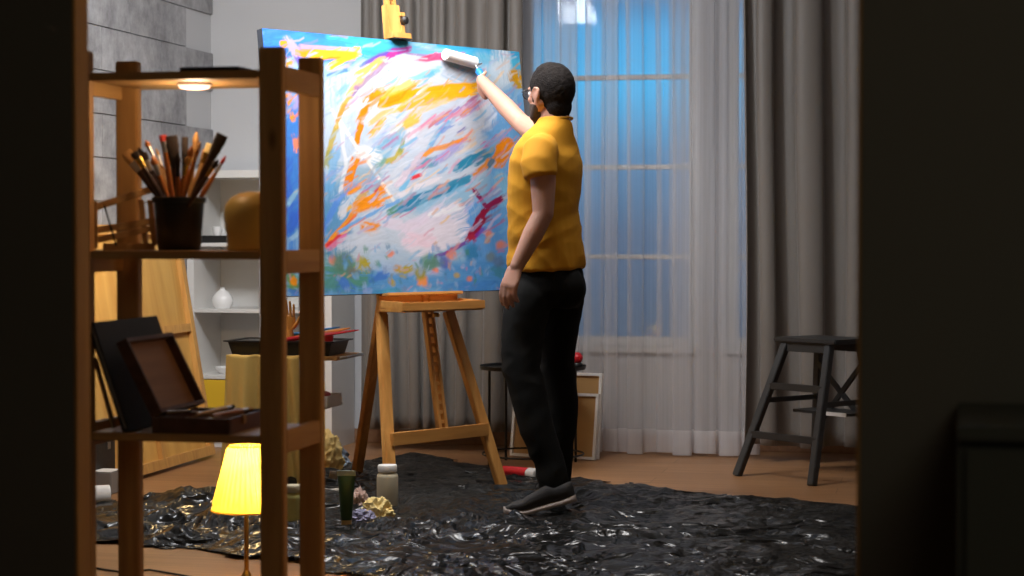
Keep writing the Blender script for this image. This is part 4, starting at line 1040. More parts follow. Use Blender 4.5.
def shell(rs):
    b = MB(); L = [[b.bm.verts.new(p) for p in r] for r in rs]
    b.bm.faces.new(list(reversed(L[0])))
    for a, c in zip(L, L[1:]):
        for k in range(4): b.bm.faces.new((a[k], a[(k + 1) % 4], c[(k + 1) % 4], c[k]))
    b.bm.faces.new(L[-1]); return b
put('basin', shell([rect(.02, .445, .012, .238, 0), rect(.004, .461, 0, .25, .056), rect(.008, .457, .004, .246, .056), rect(.024, .441, .016, .234, .004)]), 'black_plastic', tra)
put('rim', shell([rect(.003, .462, -.001, .251, .054), rect(-.012, .477, -.012, .262, .0565), rect(-.012, .477, -.012, .262, .0615), rect(.010, .455, .006, .244, .0615), rect(.010, .455, .006, .244, .057)]), 'black_plastic', tra)
def paddle(p, q, m_, name, label, cat, w=.05):
    p, q = Vector(p), Vector(q); d = q - p
    t = thing(name, label, cat, p)
    s = d.cross(Vector((0, 0, 1))).normalized()
    b = MB(); b.tube([(0, 0, 0), d * .06, d * .30, d * .54, d * .62], [(.006, .002), (w * .22, .004), (w * .48, .006), (w * .5, .007), (.010, .005)], 16, s); put('blade', b, m_, t, True)
    b = MB(); b.tube([d * .60, d * .75, d * .97, d], [.008, .010, .009, .004], 12); put('handle', b, m_, t, True)
e0 = tr0 + Vector((0, 0, .060))
paddle(W(358.5, 330, 8.55), W(270, 342, 8.36), 'red', 'spatula', 'long red plastic spatula sticking out over the tray end', 'spatula', .085)
paddle(W(350, 328, 8.62), W(278, 341, 8.42), 'orange', 'spatula', 'orange-yellow spatula lying on the red one in the tray', 'spatula', .075)
paddle(W(340, 327, 8.52), W(272, 338, 8.48), 'blue', 'spatula', 'dark blue spatula lying beneath the red one in the tray', 'spatula', .04)
rc = W(334, 357, 8.40); rcz = tr0.z + .006
tb2 = thing('paint_tub', 'red and black paint tub standing in the end of the tray', 'tub', (tr0.x + .405, tr0.y + .10, rcz))
put('body', MB().lathe([(0, 0), (.028, 0), (.033, .075), (.030, .075), (.026, .004), (0, .004)], seg=28), 'red', tb2, True)
put('band', MB().lathe([(.0292, .015), (.0302, .015), (.0322, .045), (.0312, .045), (.0292, .015)], seg=28), 'black_plastic', tb2, True)
bb = thing('storage_box', 'low white box with red contents on the lower tier of the stand', 'box', (c0.x - .215, c0.y + .02, z2 + .0006))
put('body', shell([rect(0, .165, 0, .2, 0), rect(0, .165, 0, .2, .045), rect(.004, .161, .004, .196, .045), rect(.004, .161, .004, .196, .004)]), 'white_plastic', bb)
rb_ = MB(); rb_.ball((0, 0, 0), (.038, .055, .026)); rbm = rb_.mesh('roll'); wobble(rbm, .012, 30)
tag(link('red_rag', rbm, 'red', None, True), 'crumpled red rag in the low white box', 'rag').location = Vector((c0.x - .10, c0.y + .10, z2 + .036))

# wooden hand model standing in the tray
hp = W(289, 340, 8.46); hp.z = tr0.z + .0046
hm_ = thing('hand_model', 'orange wooden hand model standing in the black tray', 'hand model', hp)
HZ = C(292, 298, 8.46).z - hp.z
put('stand', MB().lathe([(0, 0), (.032, 0), (.034, .008), (.030, .014), (.008, .018), (.006, .035), (0, .035)], seg=24), 'hand_wood', hm_, True)
put('wrist', MB().lathe([(0, .03), (.017, .032), (.021, .05), (.020, .085), (.016, .10), (0, .10)], seg=20), 'hand_wood', hm_, True)
b = MB(); b.limb([(0, 0, .10), (0, 0, .135), (0, 0, .155)], [(.020, .011), (.029, .012), (.028, .011)], 18, (1, 0, 0)); put('palm', b, 'hand_wood', hm_, True)
for k, (x, L) in enumerate(((-.021, .050), (-.007, .062), (.007, .058), (.021, .046))):
    b = MB(); z0_ = .160
    for seg_, (f0, f1) in enumerate(((0, .42), (.46, .75), (.79, 1.0))):
        b.limb([(x * (1 + f0 * .2), -.004 * seg_, z0_ + L * f0), (x * (1 + f1 * .2), -.004 * (seg_ + 1), z0_ + L * f1)], [.0062 - .0006 * seg_, .0058 - .0006 * seg_], 10)
    put('finger', b, 'hand_wood', hm_, True)
b = MB(); b.limb([(.022, -.004, .11), (.040, -.008, .130)], [.008, .0075], 10).limb([(.043, -.009, .134), (.052, -.011, .154)], [.0068, .006], 10); put('thumb', b, 'hand_wood', hm_, True)

# ochre cloth hanging over the front edge of the stand
def cloth_fn(u, w):
    x = c0.x - wT - .012 + (.315) * u * (1 + .22 * (1 - w)) - .02 * (1 - w)
    if w > .88:
        k = (w - .88) / .12; return (x, c0.y - .012 + k * .028, tz + .003 + .002 * math.sin(u * 20))
    k = w / .88; z = .06 + (tz - .06 + .002) * k + (1 - k) * .035 * math.sin(u * 5 + .6)
    y = c0.y - .014 - .012 * (1 - k) + (1 - k * .8) * (.024 * math.sin(u * 17 + k * 1.2) + .014 * math.sin(u * 31 + 1 + k))- .02 * (1 - k)
    return (x, y, z)
cl = put('cloth', MB().grid(cloth_fn, 90, 60), 'yellow_cloth', smooth=True, angle=180)
sm_ = cl.modifiers.new('thickness', 'SOLIDIFY'); sm_.thickness = .003
tag(cl, 'ochre yellow cloth hanging over the front of the two-tier stand', 'cloth')

# ------------------------------------------------------------------ black plastic sheet on the floor
EDGE = [(60, 505), (92, 503), (118, 500), (140, 504), (170, 501), (205, 497), (236, 494), (262, 488), (300, 478), (330, 470), (352, 464), (400, 457), (440, 458), (475, 464), (505, 470), (540, 474), (575, 479), (598, 480), (622, 486), (640, 483), (662, 489), (720, 496), (790, 500), (860, 506), (960, 514), (1060, 530), (1060, 700), (860, 690), (600, 650), (460, 610), (390, 590), (330, 574), (296, 566), (262, 561), (200, 553), (140, 547), (92, 545), (40, 543)]
poly = [(lambda p: (p.x * CY + p.y * SY, -p.x * SY + p.y * CY))(G(*e)) for e in EDGE]
def inside(x, y):
    r = np.zeros(x.shape, bool); n = len(poly)
    for i in range(n):
        (x0, y0), (x1, y1) = poly[i], poly[(i + 1) % n]
        if y0 == y1: continue
        r ^= ((y0 > y) != (y1 > y)) & (x < (x1 - x0) * (y - y0) / (y1 - y0) + x0)
    return r
star = C(452, 532, 1); sk = CAMH / (CAMH - star.z); STX, STY = star.x * sk, sk
def ridge(v): return max(0.0, 1 - abs(v) * 2.3)
def seg_d(x, y, a, b):
    dx, dy = b[0] - a[0], b[1] - a[1]; t = max(0, min(1, ((x - a[0]) * dx + (y - a[1]) * dy) / (dx * dx + dy * dy)))
    return math.hypot(x - a[0] - t * dx, y - a[1] - t * dy)
def tarp_h(x, y):
    p = Vector((x, y, 0)); wpx = noise.noise(p * 1.7 + Vector((3, 1, 0))) * .25; wpy = noise.noise(p * 1.7 + Vector((0, 7, 2))) * .25
    q = Vector((x * 1.0 + wpx, y * 2.0 + wpy, 0))
    h = .003 + .017 * ridge(noise.noise(q * 2.0)) ** 2 + .012 * ridge(noise.noise(q * 4.7 + Vector((5, 0, 0)))) ** 2
    h += .004 * ridge(noise.noise(p * 13)) ** 2
    dx, dy = x - STX, (y - STY); r = math.hypot(dx, dy)
    if r < 1.6:
        a = math.atan2(dy, dx)
        h += .040 * math.exp(-r / .5) * min(1, r / .06) * ridge(noise.noise(Vector((math.cos(a) * 3.1, math.sin(a) * 3.1, r * .5)))) ** 2
    b = math.exp(-((x + 1.15) / .42) ** 2)                     # bunched up towards the lamp
    h += b * (.045 * ridge(noise.noise(q * 3.0 + Vector((0, 0, 4)))) ** 2 + .030 * (noise.noise(p * 3.1) + .3 if noise.noise(p * 3.1) > -.3 else 0))
    ed = min(seg_d(x, y, poly[i], poly[(i + 1) % len(poly)]) for i in range(len(poly)))
    if ed < .12: h *= .12 + .88 * ed / .12
    for (ox, oy, rr_) in CALM:
        dd = math.hypot(x - ox, y - oy)
        if dd < rr_: h = .003 + (h - .003) * max(0.0, (dd / rr_ - .55) / .45) if dd > rr_ * .55 else .003
    return h
def cc(p): return (p.x * CY + p.y * SY, -p.x * SY + p.y * CY)
CALM = []
for e_, rr_ in (((347, 528), .11), ((388, 508), .12), ((293, 529), .12), ((371, 520), .16), ((330, 497), .12), ((325, 470), .13), ((357, 476), .09), ((391, 505), .09), ((502, 489), .09), ((521, 478), .12)):
    CALM.append((*cc(G(*e_)), rr_))
FOOTL = C(515, 518, 7.6); CALM.append((FOOTL.x + .04, 7.6, .17)); CALM.append((.20, 8.0, .17))
def build_tarp():
    stp = .019
    xs = [p[0] for p in poly]; ys = [p[1] for p in poly]
    gx = np.arange(min(xs), 2.05, stp); gy = np.arange(max(4.9, min(ys)), max(ys), stp)
    X, Y = np.meshgrid(gx, gy, indexing='ij')
    jx = X + .03 * np.sin(Y * 23) + .015 * np.sin(Y * 61); jy = Y + .02 * np.sin(X * 19) + .012 * np.sin(X * 47 + 1)
    ins = inside(jx, jy)
    ins[1:-1, 1:-1] &= True
    vid = -np.ones(X.shape, int); verts = []; 
    cell = ins[:-1, :-1] & ins[1:, :-1] & ins[1:, 1:] & ins[:-1, 1:]
    faces = []
    def vv_(i, j):
        if vid[i, j] < 0:
            vid[i, j] = len(verts); x, y = float(X[i, j]), float(Y[i, j])
            w = cw(x, y, tarp_h(x, y)); verts.append(w)
        return int(vid[i, j])
    for i, j in zip(*np.nonzero(cell)):
        x, y = X[i, j], Y[i, j]
        if cw(x, y, 0).y < YP + .12 or cw(x, y, 0).x > XR - .05: continue
        faces.append((vv_(i, j), vv_(i + 1, j), vv_(i + 1, j + 1), vv_(i, j + 1)))
    me = bpy.data.meshes.new('plastic_sheet'); me.from_pydata(verts, [], faces); me.update()
    o = link('plastic_sheet', me, 'tarp', None, True, 180)
    tag(o, 'crumpled shiny black plastic sheet spread over the studio floor', 'sheet')
    md = o.modifiers.new('thickness', 'SOLIDIFY'); md.thickness = .0015; md.offset = 1
build_tarp()
TZ = .0048

# ------------------------------------------------------------------ jars, tubes and rags on the sheet
def floorp(px, py): 
    p = G(px, py); return Vector((p.x, p.y, TZ))
gp_ = floorp(346.5, 527)
gt = thing('paint_bottle', 'dark green plastic tube standing upright on its tan cap', 'tube', gp_)
HG = .195
put('body', MB().tube([(0, 0, .022), (0, 0, .06), (0, 0, .15), (0, 0, .186)], [.0205, .0235, (.0290, .018), (.0335, .005)], 28, cw(1, 0, 0)), 'green', gt, True)
put('cap', MB().lathe([(0, 0), (.0180, 0), (.0190, .004), (.0190, .022), (0, .022)], seg=28), 'tan_cap', gt, True)
put('crimped_end', MB().tube([(0, 0, .184), (0, 0, .203)], [(.0345, .0055), (.0350, .0045)], 28, cw(1, 0, 0)), 'clear_rim', gt, True)
def jar(p, r, h, m_, lm, name, label, cat):
    t = thing(name, label, cat, p)
    put('body', MB().lathe([(0, 0), (r * .96, 0), (r, h * .03), (r, h * .70), (r * .96, h * .76), (r * .80, h * .81), (r * .78, h * .83), (0, h * .83)], seg=36), m_, t, True)
    put('lid', MB().lathe([(r * .79, h * .83), (r * .88, h * .835), (r * .90, h * .85), (r * .90, h * .97), (r * .85, h), (0, h), ], seg=36), lm, t, True)
jar(floorp(387.5, 507), .0425, .162, 'cream_plastic', 'white_plastic', 'jar', 'tall cream jar with white screw lid in front of the easel leg', 'jar')
jar(floorp(294, 527), .043, .150, 'olive_jar', 'cream_plastic', 'jar', 'olive yellow jar half hidden behind the shelf post', 'jar')
def rag(p, r, m_, label, seed, amp=.35, sub=5, name='rag'):
    b = bmesh.new(); bmesh.ops.create_icosphere(b, subdivisions=sub, radius=1)
    for v in b.verts:
        q = v.co.copy()
        k = 1 + amp * (1 - 2.2 * abs(noise.noise(q * 1.7 + Vector((seed, 0, 0))))) + .22 * (1 - 2.5 * abs(noise.noise(q * 4.1 + Vector((0, seed, 0)))))
        k += .08 * noise.noise(q * 11)
        q *= k; v.co = Vector((q.x * r[0], q.y * r[1], max(-.32, q.z) * r[2] + .32 * r[2]))
    me = bpy.data.meshes.new(name); b.to_mesh(me); b.free()
    o = link(name, me, m_, None, True, 60); o.location = p; o.rotation_euler = (0, 0, YAW)
    return tag(o, label, 'rag')
rag(floorp(377, 519), (.046, .042, .046), 'pale_yellow_cloth', 'crumpled pale yellow rag beside the cream jar', 2.3)
rag(floorp(362, 522.5), (.040, .03, .026), 'violet_rag', 'violet and white stained rag in front of the yellow rag', 5.1)
rag(floorp(360, 512), (.026, .03, .052), 'pink_rag', 'pinkish brown crumpled rag between green tube and yellow rag', 8.8)
rag(floorp(334, 467), (.055, .06, .050), 'blue_rag', 'blue and white stained rag by the bookcase side', 3.7)
# yellow sheet of cloth heaped by the stand
rag(floorp(322, 472), (.075, .06, .115), 'pale_yellow_cloth', 'yellow cloth heaped on the floor below the stand', 11.2, .25, 5, 'cloth')
pl_ = thing('paint_saucer', 'white paint saucer with a brush on it behind the green tube', 'saucer', floorp(328, 496))
put('disc', MB().lathe([(0, 0), (.050, 0), (.052, .003), (.052, .012), (.047, .013), (.046, .006), (0, .006)], seg=32), 'white_plastic', pl_, True)
lp0 = floorp(328, 496)
brush(lp0 + Vector((.05, .03, .022)), lp0 + Vector((-.085, -.03, .018)), 'flat', 'white-bristled paintbrush lying on the white saucer behind the green tube', 'white_plastic', 'paper', .02, 'loose brushes on the floor')
jar(floorp(333, 487), .017, .062, 'cream_plastic', 'white_plastic', 'paint_bottle', 'tiny white paint bottle standing behind the green tube', 'bottle')
# red bottle lying by the easel leg
r0 = G(503, 477); r1 = G(537, 482); 
rbz = .0266 + TZ
rbt = thing('paint_bottle', 'red squeeze bottle with white cap lying on the sheet behind the easel leg', 'bottle', Vector((r0.x, r0.y, rbz)))
dr = Vector((r1.x - r0.x, r1.y - r0.y, 0)); Lr = dr.length; dr.normalize()
mb = MB(); mb.lathe([(0, 0), (.012, .001), (.0195, .006), (.0210, .03), (.0250, Lr * .72), (.0250, Lr * .76), (0, Lr * .76)], (0, 0, 0), 28, dr); put('body', mb, 'red', rbt, True)
mb = MB(); mb.lathe([(0, Lr * .76), (.0240, Lr * .76), (.0262, Lr * .78), (.0262, Lr * .97), (.024, Lr), (.012, Lr), (.011, Lr * .95), (0, Lr * .95)], (0, 0, 0), 28, dr); put('cap', mb, 'white_plastic', rbt, True)

# white roll and grey block on the floor at the panel
rl = G(95, 506)
rw = thing('paper_roll', 'white paper roll lying on the floor behind the shelf post', 'roll', Vector((rl.x, rl.y, .0415)), 0)
axis = cw(.93, .36, 0)
mb = MB(); mb.lathe([(.016, -.30), (.040, -.30), (.040, .055), (.0385, .057), (.016, .057), (.016, -.30)], (0, 0, 0), 32, axis); put('paper', mb, 'paper', rw, True)
mb = MB(); mb.lathe([(.013, -.302), (.0158, -.302), (.0158, .059), (.013, .059), (.013, -.302)], (0, 0, 0), 24, axis); put('core', mb, 'cardboard', rw, True)
gb = G(111, 495)
blk = thing('foam_block', 'grey block lying on the floor beyond the white paper roll', 'block', Vector((gb.x - .34, gb.y, 0)))
put('body', MB().span((0, 0, .0005), (.34, .12, .092), .004), 'grey_block', blk)
put('top_sheet', MB().span((.004, .004, .092), (.336, .116, .095), .001), 'paper', blk)
cs = G(116, 487)
cse = thing('carrying_case', 'black case standing on the floor against the plywood panel', 'case', Vector((cs.x - .09, cs.y - .36, 0)))
put('body', MB().span((0, 0, .0005), (.09, .36, .225), .008), 'portfolio', cse)
put('handle', MB().tube([(.045, .12, .222), (.045, .125, .245), (.045, .235, .245), (.045, .24, .222)], .007, 8), 'black_plastic', cse, True)
for y_ in (.06, .27): put('clasp', MB().span((.09, y_, .17), (.094, y_ + .03, .20), .001), 'steel', cse)

# ------------------------------------------------------------------ round wire tray table behind the painter
tc_ = cw(C(533, 365, 9.28).x, 9.28, 0)
RT = .245; ZT = C(533, 366, 9.28).z
wt = thing('tray_table', 'round black wire tray table behind the painter', 'table', tc_)
put('tray', MB().lathe([(0, ZT - .010), (RT - .004, ZT - .010), (RT, ZT + .003), (RT + .003, ZT + .004), (RT - .001, ZT - .013), (0, ZT - .013)], seg=48), 'black_wire', wt, True)
for k in range(4):
    a = R(-58 + 90 * k) - 0.0; ca2, sa2 = math.cos(a + YAW), math.sin(a + YAW)
    put('leg', MB().tube([(ca2 * (RT - .008), sa2 * (RT - .008), ZT - .012), (ca2 * (RT - .006), sa2 * (RT - .006), 0)], .0065, 10), 'black_wire', wt, True)
put('lower_ring', MB().tube([((RT - .010) * math.cos(2 * math.pi * k / 48), (RT - .010) * math.sin(2 * math.pi * k / 48), .055) for k in range(48)], .0045, 8, closed=True), 'black_wire', wt, True)
bp_ = W(577, 360, 9.30); bz_ = ZT - .0095
pm = thing('paint_pot', 'small red ball-topped pot on the edge of the round tray table', 'pot', Vector((bp_.x, bp_.y, bz_)))
put('body', MB().lathe([(0, 0), (.024, 0), (.027, .006), (.027, .018), (.022, .024), (0, .024)], seg=28), 'black_plastic', pm, True)
put('ball', MB().ball((0, 0, .046), (.0275, .0275, .0265), seg=24), 'red', pm, True, label='round red top')

# canvases stacked with their backs to the room
def back_canvas(name, label, w, h, loc, rz, lean):
    t = thing(name, label, 'canvas', loc, rz)
    rot = Matrix.Rotation(lean, 3, 'X')
    def bx(mb, u0, u1, v0, v1, w0, w1):
        return mb.box(rot @ Vector(((u0 + u1) / 2, -(w0 + w1) / 2, (v0 + v1) / 2)), (u1 - u0, w1 - w0, v1 - v0), rot, .001)
    mb = MB()
    for a in ((0, .014, 0, h), (w - .014, w, 0, h), (.014, w - .014, 0, .014), (.014, w - .014, h - .014, h)): bx(mb, *a, -.003, .018)
    put('frame', mb, 'white_frame', t)
    put('backing', bx(MB(), .014, w - .014, .014, h - .014, 0, .006), 'cardboard', t)
    put('hanger', MB().lathe([(0, 0), (.006, 0), (.006, .004), (0, .005)], rot @ Vector((w * .5, -.008, h * .30)), 12, (0, -1, 0)), 'steel', t, True)
    return t
k0 = W(511, 457, 9.66); k1 = W(596, 461, 9.47)
dz_ = math.atan2(k1.y - k0.y, k1.x - k0.x); wk = (k1 - k0).length
back_canvas('canvas', 'white-edged canvas with brown back leaning behind the tray table', wk, .315, Vector((k0.x, k0.y, .001)), dz_, R(-9))
back_canvas('canvas', 'taller brown-backed canvas leaning behind the front one by the sheer curtain', wk * .82, .41, Vector((k0.x + (k1.x - k0.x) * .2, k0.y + (k1.y - k0.y) * .2 + .042, .001)), dz_, R(-7))

# ------------------------------------------------------------------ black step stool
sc_ = cw(1.331, 8.845, 0)
so = thing('step_stool', 'black wooden step stool standing before the dark drape', 'stool', sc_, math.atan2(-.778, .628) + YAW)
HX, HY = .224, .245
ztp = .615
F = {(-1, -1): (Vector((-HX, -HY, 0)), Vector((-.128, -.030, ztp - .02))), (1, -1): (Vector((HX, -HY, 0)), Vector((.128, -.030, ztp - .02))),
     (-1, 1): (Vector((-HX * .92, HY, 0)), Vector((-.122, .175, ztp - .02))), (1, 1): (Vector((HX * .92, HY, 0)), Vector((.122, .175, ztp - .02)))}
for k_, (p, q) in F.items():
    put('leg', MB().bar(p, q, .036, .032, (0, 1, 0), .003), 'stool_black', so)
put('top', MB().span((-.185, -.060, ztp - .022), (.185, .225, ztp), .006), 'stool_black', so)
mb = MB(); mb.span((-.15, -.045, ztp - .062), (.15, -.027, ztp - .0225), .002).span((-.15, .165, ztp - .062), (.15, .183, ztp - .0225), .002)
put('apron', mb, 'stool_black', so)
def fl_(k_, z): p, q = F[k_]; return p + (q - p) * (z / q.z)
for z in (.185, .400):
    a, b_ = fl_((-1, -1), z), fl_((1, -1), z)
    put('rung', MB().bar(a + Vector((0, -.004, 0)), b_ + Vector((0, -.004, 0)), .022, .030, (0, 0, 1), .002), 'stool_black', so)
for s in (-1, 1):
    a, b_ = fl_((s, -1), .335), fl_((s, 1), .335); put('side_rung', MB().bar(a, b_, .018, .022, (0, 0, 1), .002), 'stool_black', so)
for (a, b_) in ((fl_((-1, 1), .18), fl_((1, 1), .50)), (fl_((1, 1), .18), fl_((-1, 1), .50))):
    put('cross_brace', MB().bar(a + Vector((0, -.012, 0)), b_ + Vector((0, -.012, 0)), .012, .024, (0, 0, 1), .001), 'stool_black', so)
a, b_ = fl_((-1, 1), .29), fl_((1, 1), .29)
put('step', MB().span((-.165, .05, .274), (.165, .23, .287), .002), 'stool_black', so)
put('step_edge', MB().span((.02, .046, .272), (.155, .0498, .289)), 'white_plastic', so, label='pale edge strip on the inner step')

# ------------------------------------------------------------------ dark cabinet in the hall
cbx = WY(957, 450, 2.78).x; cbz = WY(960, 402.5, 3.18).z
M['cabinet'] = mat('dark_cabinet_lacquer', (0.085, 0.088, 0.072), 0.8, bump=0.04)
hc = thing('hall_cabinet', 'low black cabinet standing in the dark hall beside the doorway', 'cabinet', (cbx, 2.78, 0))
put('body', MB().span((0, .012, .04), (.9, .40, cbz - .02), .003), 'cabinet', hc)
put('top', MB().span((0, -.004, cbz - .02), (.904, .404, cbz), .003), 'cabinet', hc)
put('plinth', MB().span((.02, .03, 0), (.88, .38, .04)), 'cabinet', hc)
for k in range(2):
    dr_ = put('door', MB().span((.012 + k * .441, .0, .05), (.447 + k * .441, .0115, cbz - .03), .002), 'cabinet', hc)
    put('knob', MB().lathe([(0, 0), (.006, 0), (.006, .01), (.012, .014), (.010, .022), (0, .023)], (.41 + k * .075, 0, cbz * .62), 16, (0, -1, 0)), 'black_plastic', dr_, True)

# ------------------------------------------------------------------ the painter
PB = 7.85
P0 = Vector(((547 - 512) / FPX * PB, PB, 0))
def P(px, py, dd): return C(px, py, PB + dd) - P0
pe = thing('person', 'person in yellow t-shirt, black trousers and glasses reaching a paint roller to the canvas', 'person', cw(P0.x, P0.y, 0), YAW)
al = R(28); fv = Vector((-math.cos(al), math.sin(al), 0)); lv = Vector((-math.sin(al), -math.cos(al), 0))
ah = R(50); fh = Vector((-math.cos(ah), math.sin(ah), 0)); lh = Vector((-math.sin(ah), -math.cos(ah), 0)); UP = Vector((0, 0, 1))
HR = Matrix((fh, lh, UP)).transposed()
hc_ = P(551, 91, .02)
def HP(f, l, u): return hc_ + fh * f + lh * l + UP * u
def canvas_hit(px, py, off):                                    # a point lying off metres in front of the painted face
    v = ray(px, py); nrm = u_c.cross(e_c).normalized()
    if nrm.y > 0: nrm = -nrm
    k = (base_c - Vector((0, 0, CAMH))).dot(nrm) / v.dot(nrm)
    return Vector((0, 0, CAMH)) + v * k + nrm * off
ncan = u_c.cross(e_c).normalized()
if ncan.y > 0: ncan = -ncan

def hand(mb, Wp, D, N, T, curls, thumb, ln=1.0, thick=1.0):
    D, N, T = D.normalized(), N.normalized(), T.normalized()
    mb.tube([Wp - D * .02, Wp + D * .012, Wp + D * .045, Wp + D * .080, Wp + D * .092], [(.025, .0185), (.028, .019), (.038, .0165), (.041, .0150), (.036, .011)], 18, T)
    mb.ball(Wp + D * .030 + T * .022 - N * .008, (.018, .018, .016))
    for i, (off, L) in enumerate(((.0305, .074), (.0105, .082), (-.0105, .077), (-.0300, .060))):
        p = Wp + D * (.086 - .004 * abs(i - 1)) + T * off; ang = 0.0; d0 = D + T * (off * .9)
        pts = [p - D * .02, p]; rad = [.0095 * thick, .0098 * thick]
        for k, fr_ in enumerate((.46, .30, .24)):
            ang += curls[i][k]
            d = d0 * math.cos(ang) - N * math.sin(ang)
            p = p + d.normalized() * L * fr_ * ln; pts.append(p); rad.append((.0092, .0083, .0070)[k] * thick)
        mb.limb(pts, rad, 12)
    p = Wp + D * .020 + T * .026; pts = [p]; rad = [.0145]
    for k, (a, b_, c_, L) in enumerate(thumb):
        p = p + (D * a + T * b_ - N * c_).normalized() * L; pts.append(p); rad.append((.0115, .0098, .0080)[k])
    mb.limb(pts, rad, 12)

# --- joints
Lsh, Lel, Lwr = P(541, 150, -.17), P(543, 214, -.21), P(517, 266, -.235)
Rsh, Rel = P(559, 149, .16), P(521, 123, .40)
hx_top, hx_bot = canvas_hit(470, 71, .075) - P0, None
roll_a, roll_b = canvas_hit(440.5, 55.5, .0265) - P0, canvas_hit(471, 64.0, .0265) - P0
grip = C(488.5, 87.5, 8.50) - P0
A_ = (canvas_hit(467.5, 71, .060) - P0 - grip).normalized()
Fdir = (grip - Rel).normalized()
D_ = (Fdir - A_ * Fdir.dot(A_)).normalized()
D_ = (D_ * .9 + Fdir * .35).normalized(); D_ = (D_ - A_ * D_.dot(A_)).normalized()
N_h = A_.cross(D_).normalized()
if N_h.y > 0: N_h = -N_h
Rwr = grip - D_ * .062 + N_h * .030
# --- body
mb = MB()
mb.tube([P(546, 285, 0), P(546, 256, 0), P(545, 223, 0), P(544, 190, 0), P(546, 165, 0), P(549, 152, 0), P(552, 140, .0), P(554, 129, .01)],
        [(.14, .105), (.14, .110), (.145, .105), (.16, .105), (.17, .105), (.165, .095), (.13, .065), (.075, .055)], 24, lv)
mb.limb([P(555, 138, .0), P(555.5, 122, .005), P(554, 106, .012)], [(.062, .064), (.056, .060), (.056, .062)], 20, lh)
mb.limb([Lsh, (Lsh + Lel) / 2 + Vector((.004, 0, 0)), Lel, Lel * .6 + Lwr * .4, Lwr], [.054, .050, .041, .040, .027], 18)
mb.limb([Rsh, Rsh * .5 + Rel * .5, Rel, Rel * .62 + Rwr * .38, Rwr], [.056, .048, .039, .0385, .026], 18)
Dl = P(507, 291, -.25) - Lwr
Nl = (lv * .95 + fv * .25); Nl = Nl - Dl.normalized() * Nl.dot(Dl.normalized())
Tl = Dl.normalized().cross(Nl.normalized())
if Tl.dot(fv) < 0: Tl = -Tl
hand(mb, Lwr, Dl, Nl, Tl, ((.30, .36, .25), (.34, .42, .28), (.38, .46, .30), (.42, .52, .34)), ((.80, .45, .35, .030), (.97, .12, .30, .028), (1, .0, .40, .024)), 1.12, 1.14)
hand(mb, Rwr, D_, N_h, A_, ((1.20, 1.45, .85), (1.30, 1.45, .85), (1.32, 1.45, .85), (1.30, 1.4, .8)), ((.62, .70, .35, .030), (.55, .45, .75, .028), (.1, .55, .85, .024)))
# legs under the cloth
LL_ = [(530, 296, -.09, .075), (523, 345, -.13, .066), (522, 370, -.16, .058), (531, 400, -.19, .054), (539, 430, -.21, .048), (549, 460, -.22, .040), (554, 488, -.235, .036)]
RL_ = [(560, 296, .08, .075), (558, 345, .09, .057), (557, 372, .09, .055), (561, 400, .10, .055), (560, 430, .11, .050), (557, 461, .12, .042), (555, 494, .13, .036)]
for q in (LL_, RL_):
    mb.limb([P(a, b_, c_) for a, b_, c_, r_ in q], [r_ for *_, r_ in q], 18)
# head
mb.ball(HP(-.006, 0, .006), (.099, .0765, .098), HR, 28)
mb.ball(HP(.030, 0, -.060), (.066, .059, .064), HR, 24)
mb.limb([HP(.052, .030, -.088), HP(.078, 0, -.108), HP(.052, -.030, -.088)], [.026, .026, .026], 14)
for s in (-1, 1):
    mb.limb([HP(-.005, s * .060, -.050), HP(.055, s * .034, -.096)], [.022, .020], 14)
    mb.ball(HP(.080, s * .030, .010), (.016, .020, .010), HR)          # brow
    mb.ball(HP(.066, s * .040, -.032), (.020, .018, .016), HR)         # cheek
    er = Matrix.Rotation(s * R(18), 3, 'Z')
    ear = HP(-.004, s * .080, -.022)
    mb.ball(ear, (.021, .008, .033), HR @ Matrix.Rotation(s * R(-22), 3, 'Z') @ Matrix.Rotation(R(-8), 3, 'Y'), 18)
    mb.tube([HP(-.004 + .017 * math.cos(a) - .004, s * (.087 + .003 * math.sin(a)), -.018 + .028 * math.sin(a)) for a in [k * .5 - .6 for k in range(9)]], .0045, 8)
    mb.ball(HP(.002, s * .079, -.050), (.009, .006, .010), HR, 12)
mb.limb([HP(.092, 0, .006), HP(.112, 0, -.030)], [.009, .013], 12)
for s in (-1, 1): mb.ball(HP(.103, s * .011, -.036), (.010, .009, .008), HR, 12)
mb.limb([HP(.094, .020, -.066), HP(.103, 0, -.064), HP(.094, -.020, -.066)], [.006, .009, .006], 10)
mb.limb([HP(.092, .016, -.077), HP(.099, 0, -.077), HP(.092, -.016, -.077)], [.006, .009, .006], 10)
bme = remesh(mb, .0048, 3, 'body')
body = link('body', bme, 'skin', pe, True, 180)
for s in (-1, 1):
    ec_ = HP(.083, s * .031, -.008)
    eb_ = MB(); eb_.ball(ec_, (.0125, .0125, .0115), HR, 18); put('eye', eb_, 'ceramic', body, True)
    eb_ = MB(); eb_.ball(ec_ + fh * .0095, (.004, .0058, .0058), HR, 14); put('iris', eb_, 'hair', body, True)
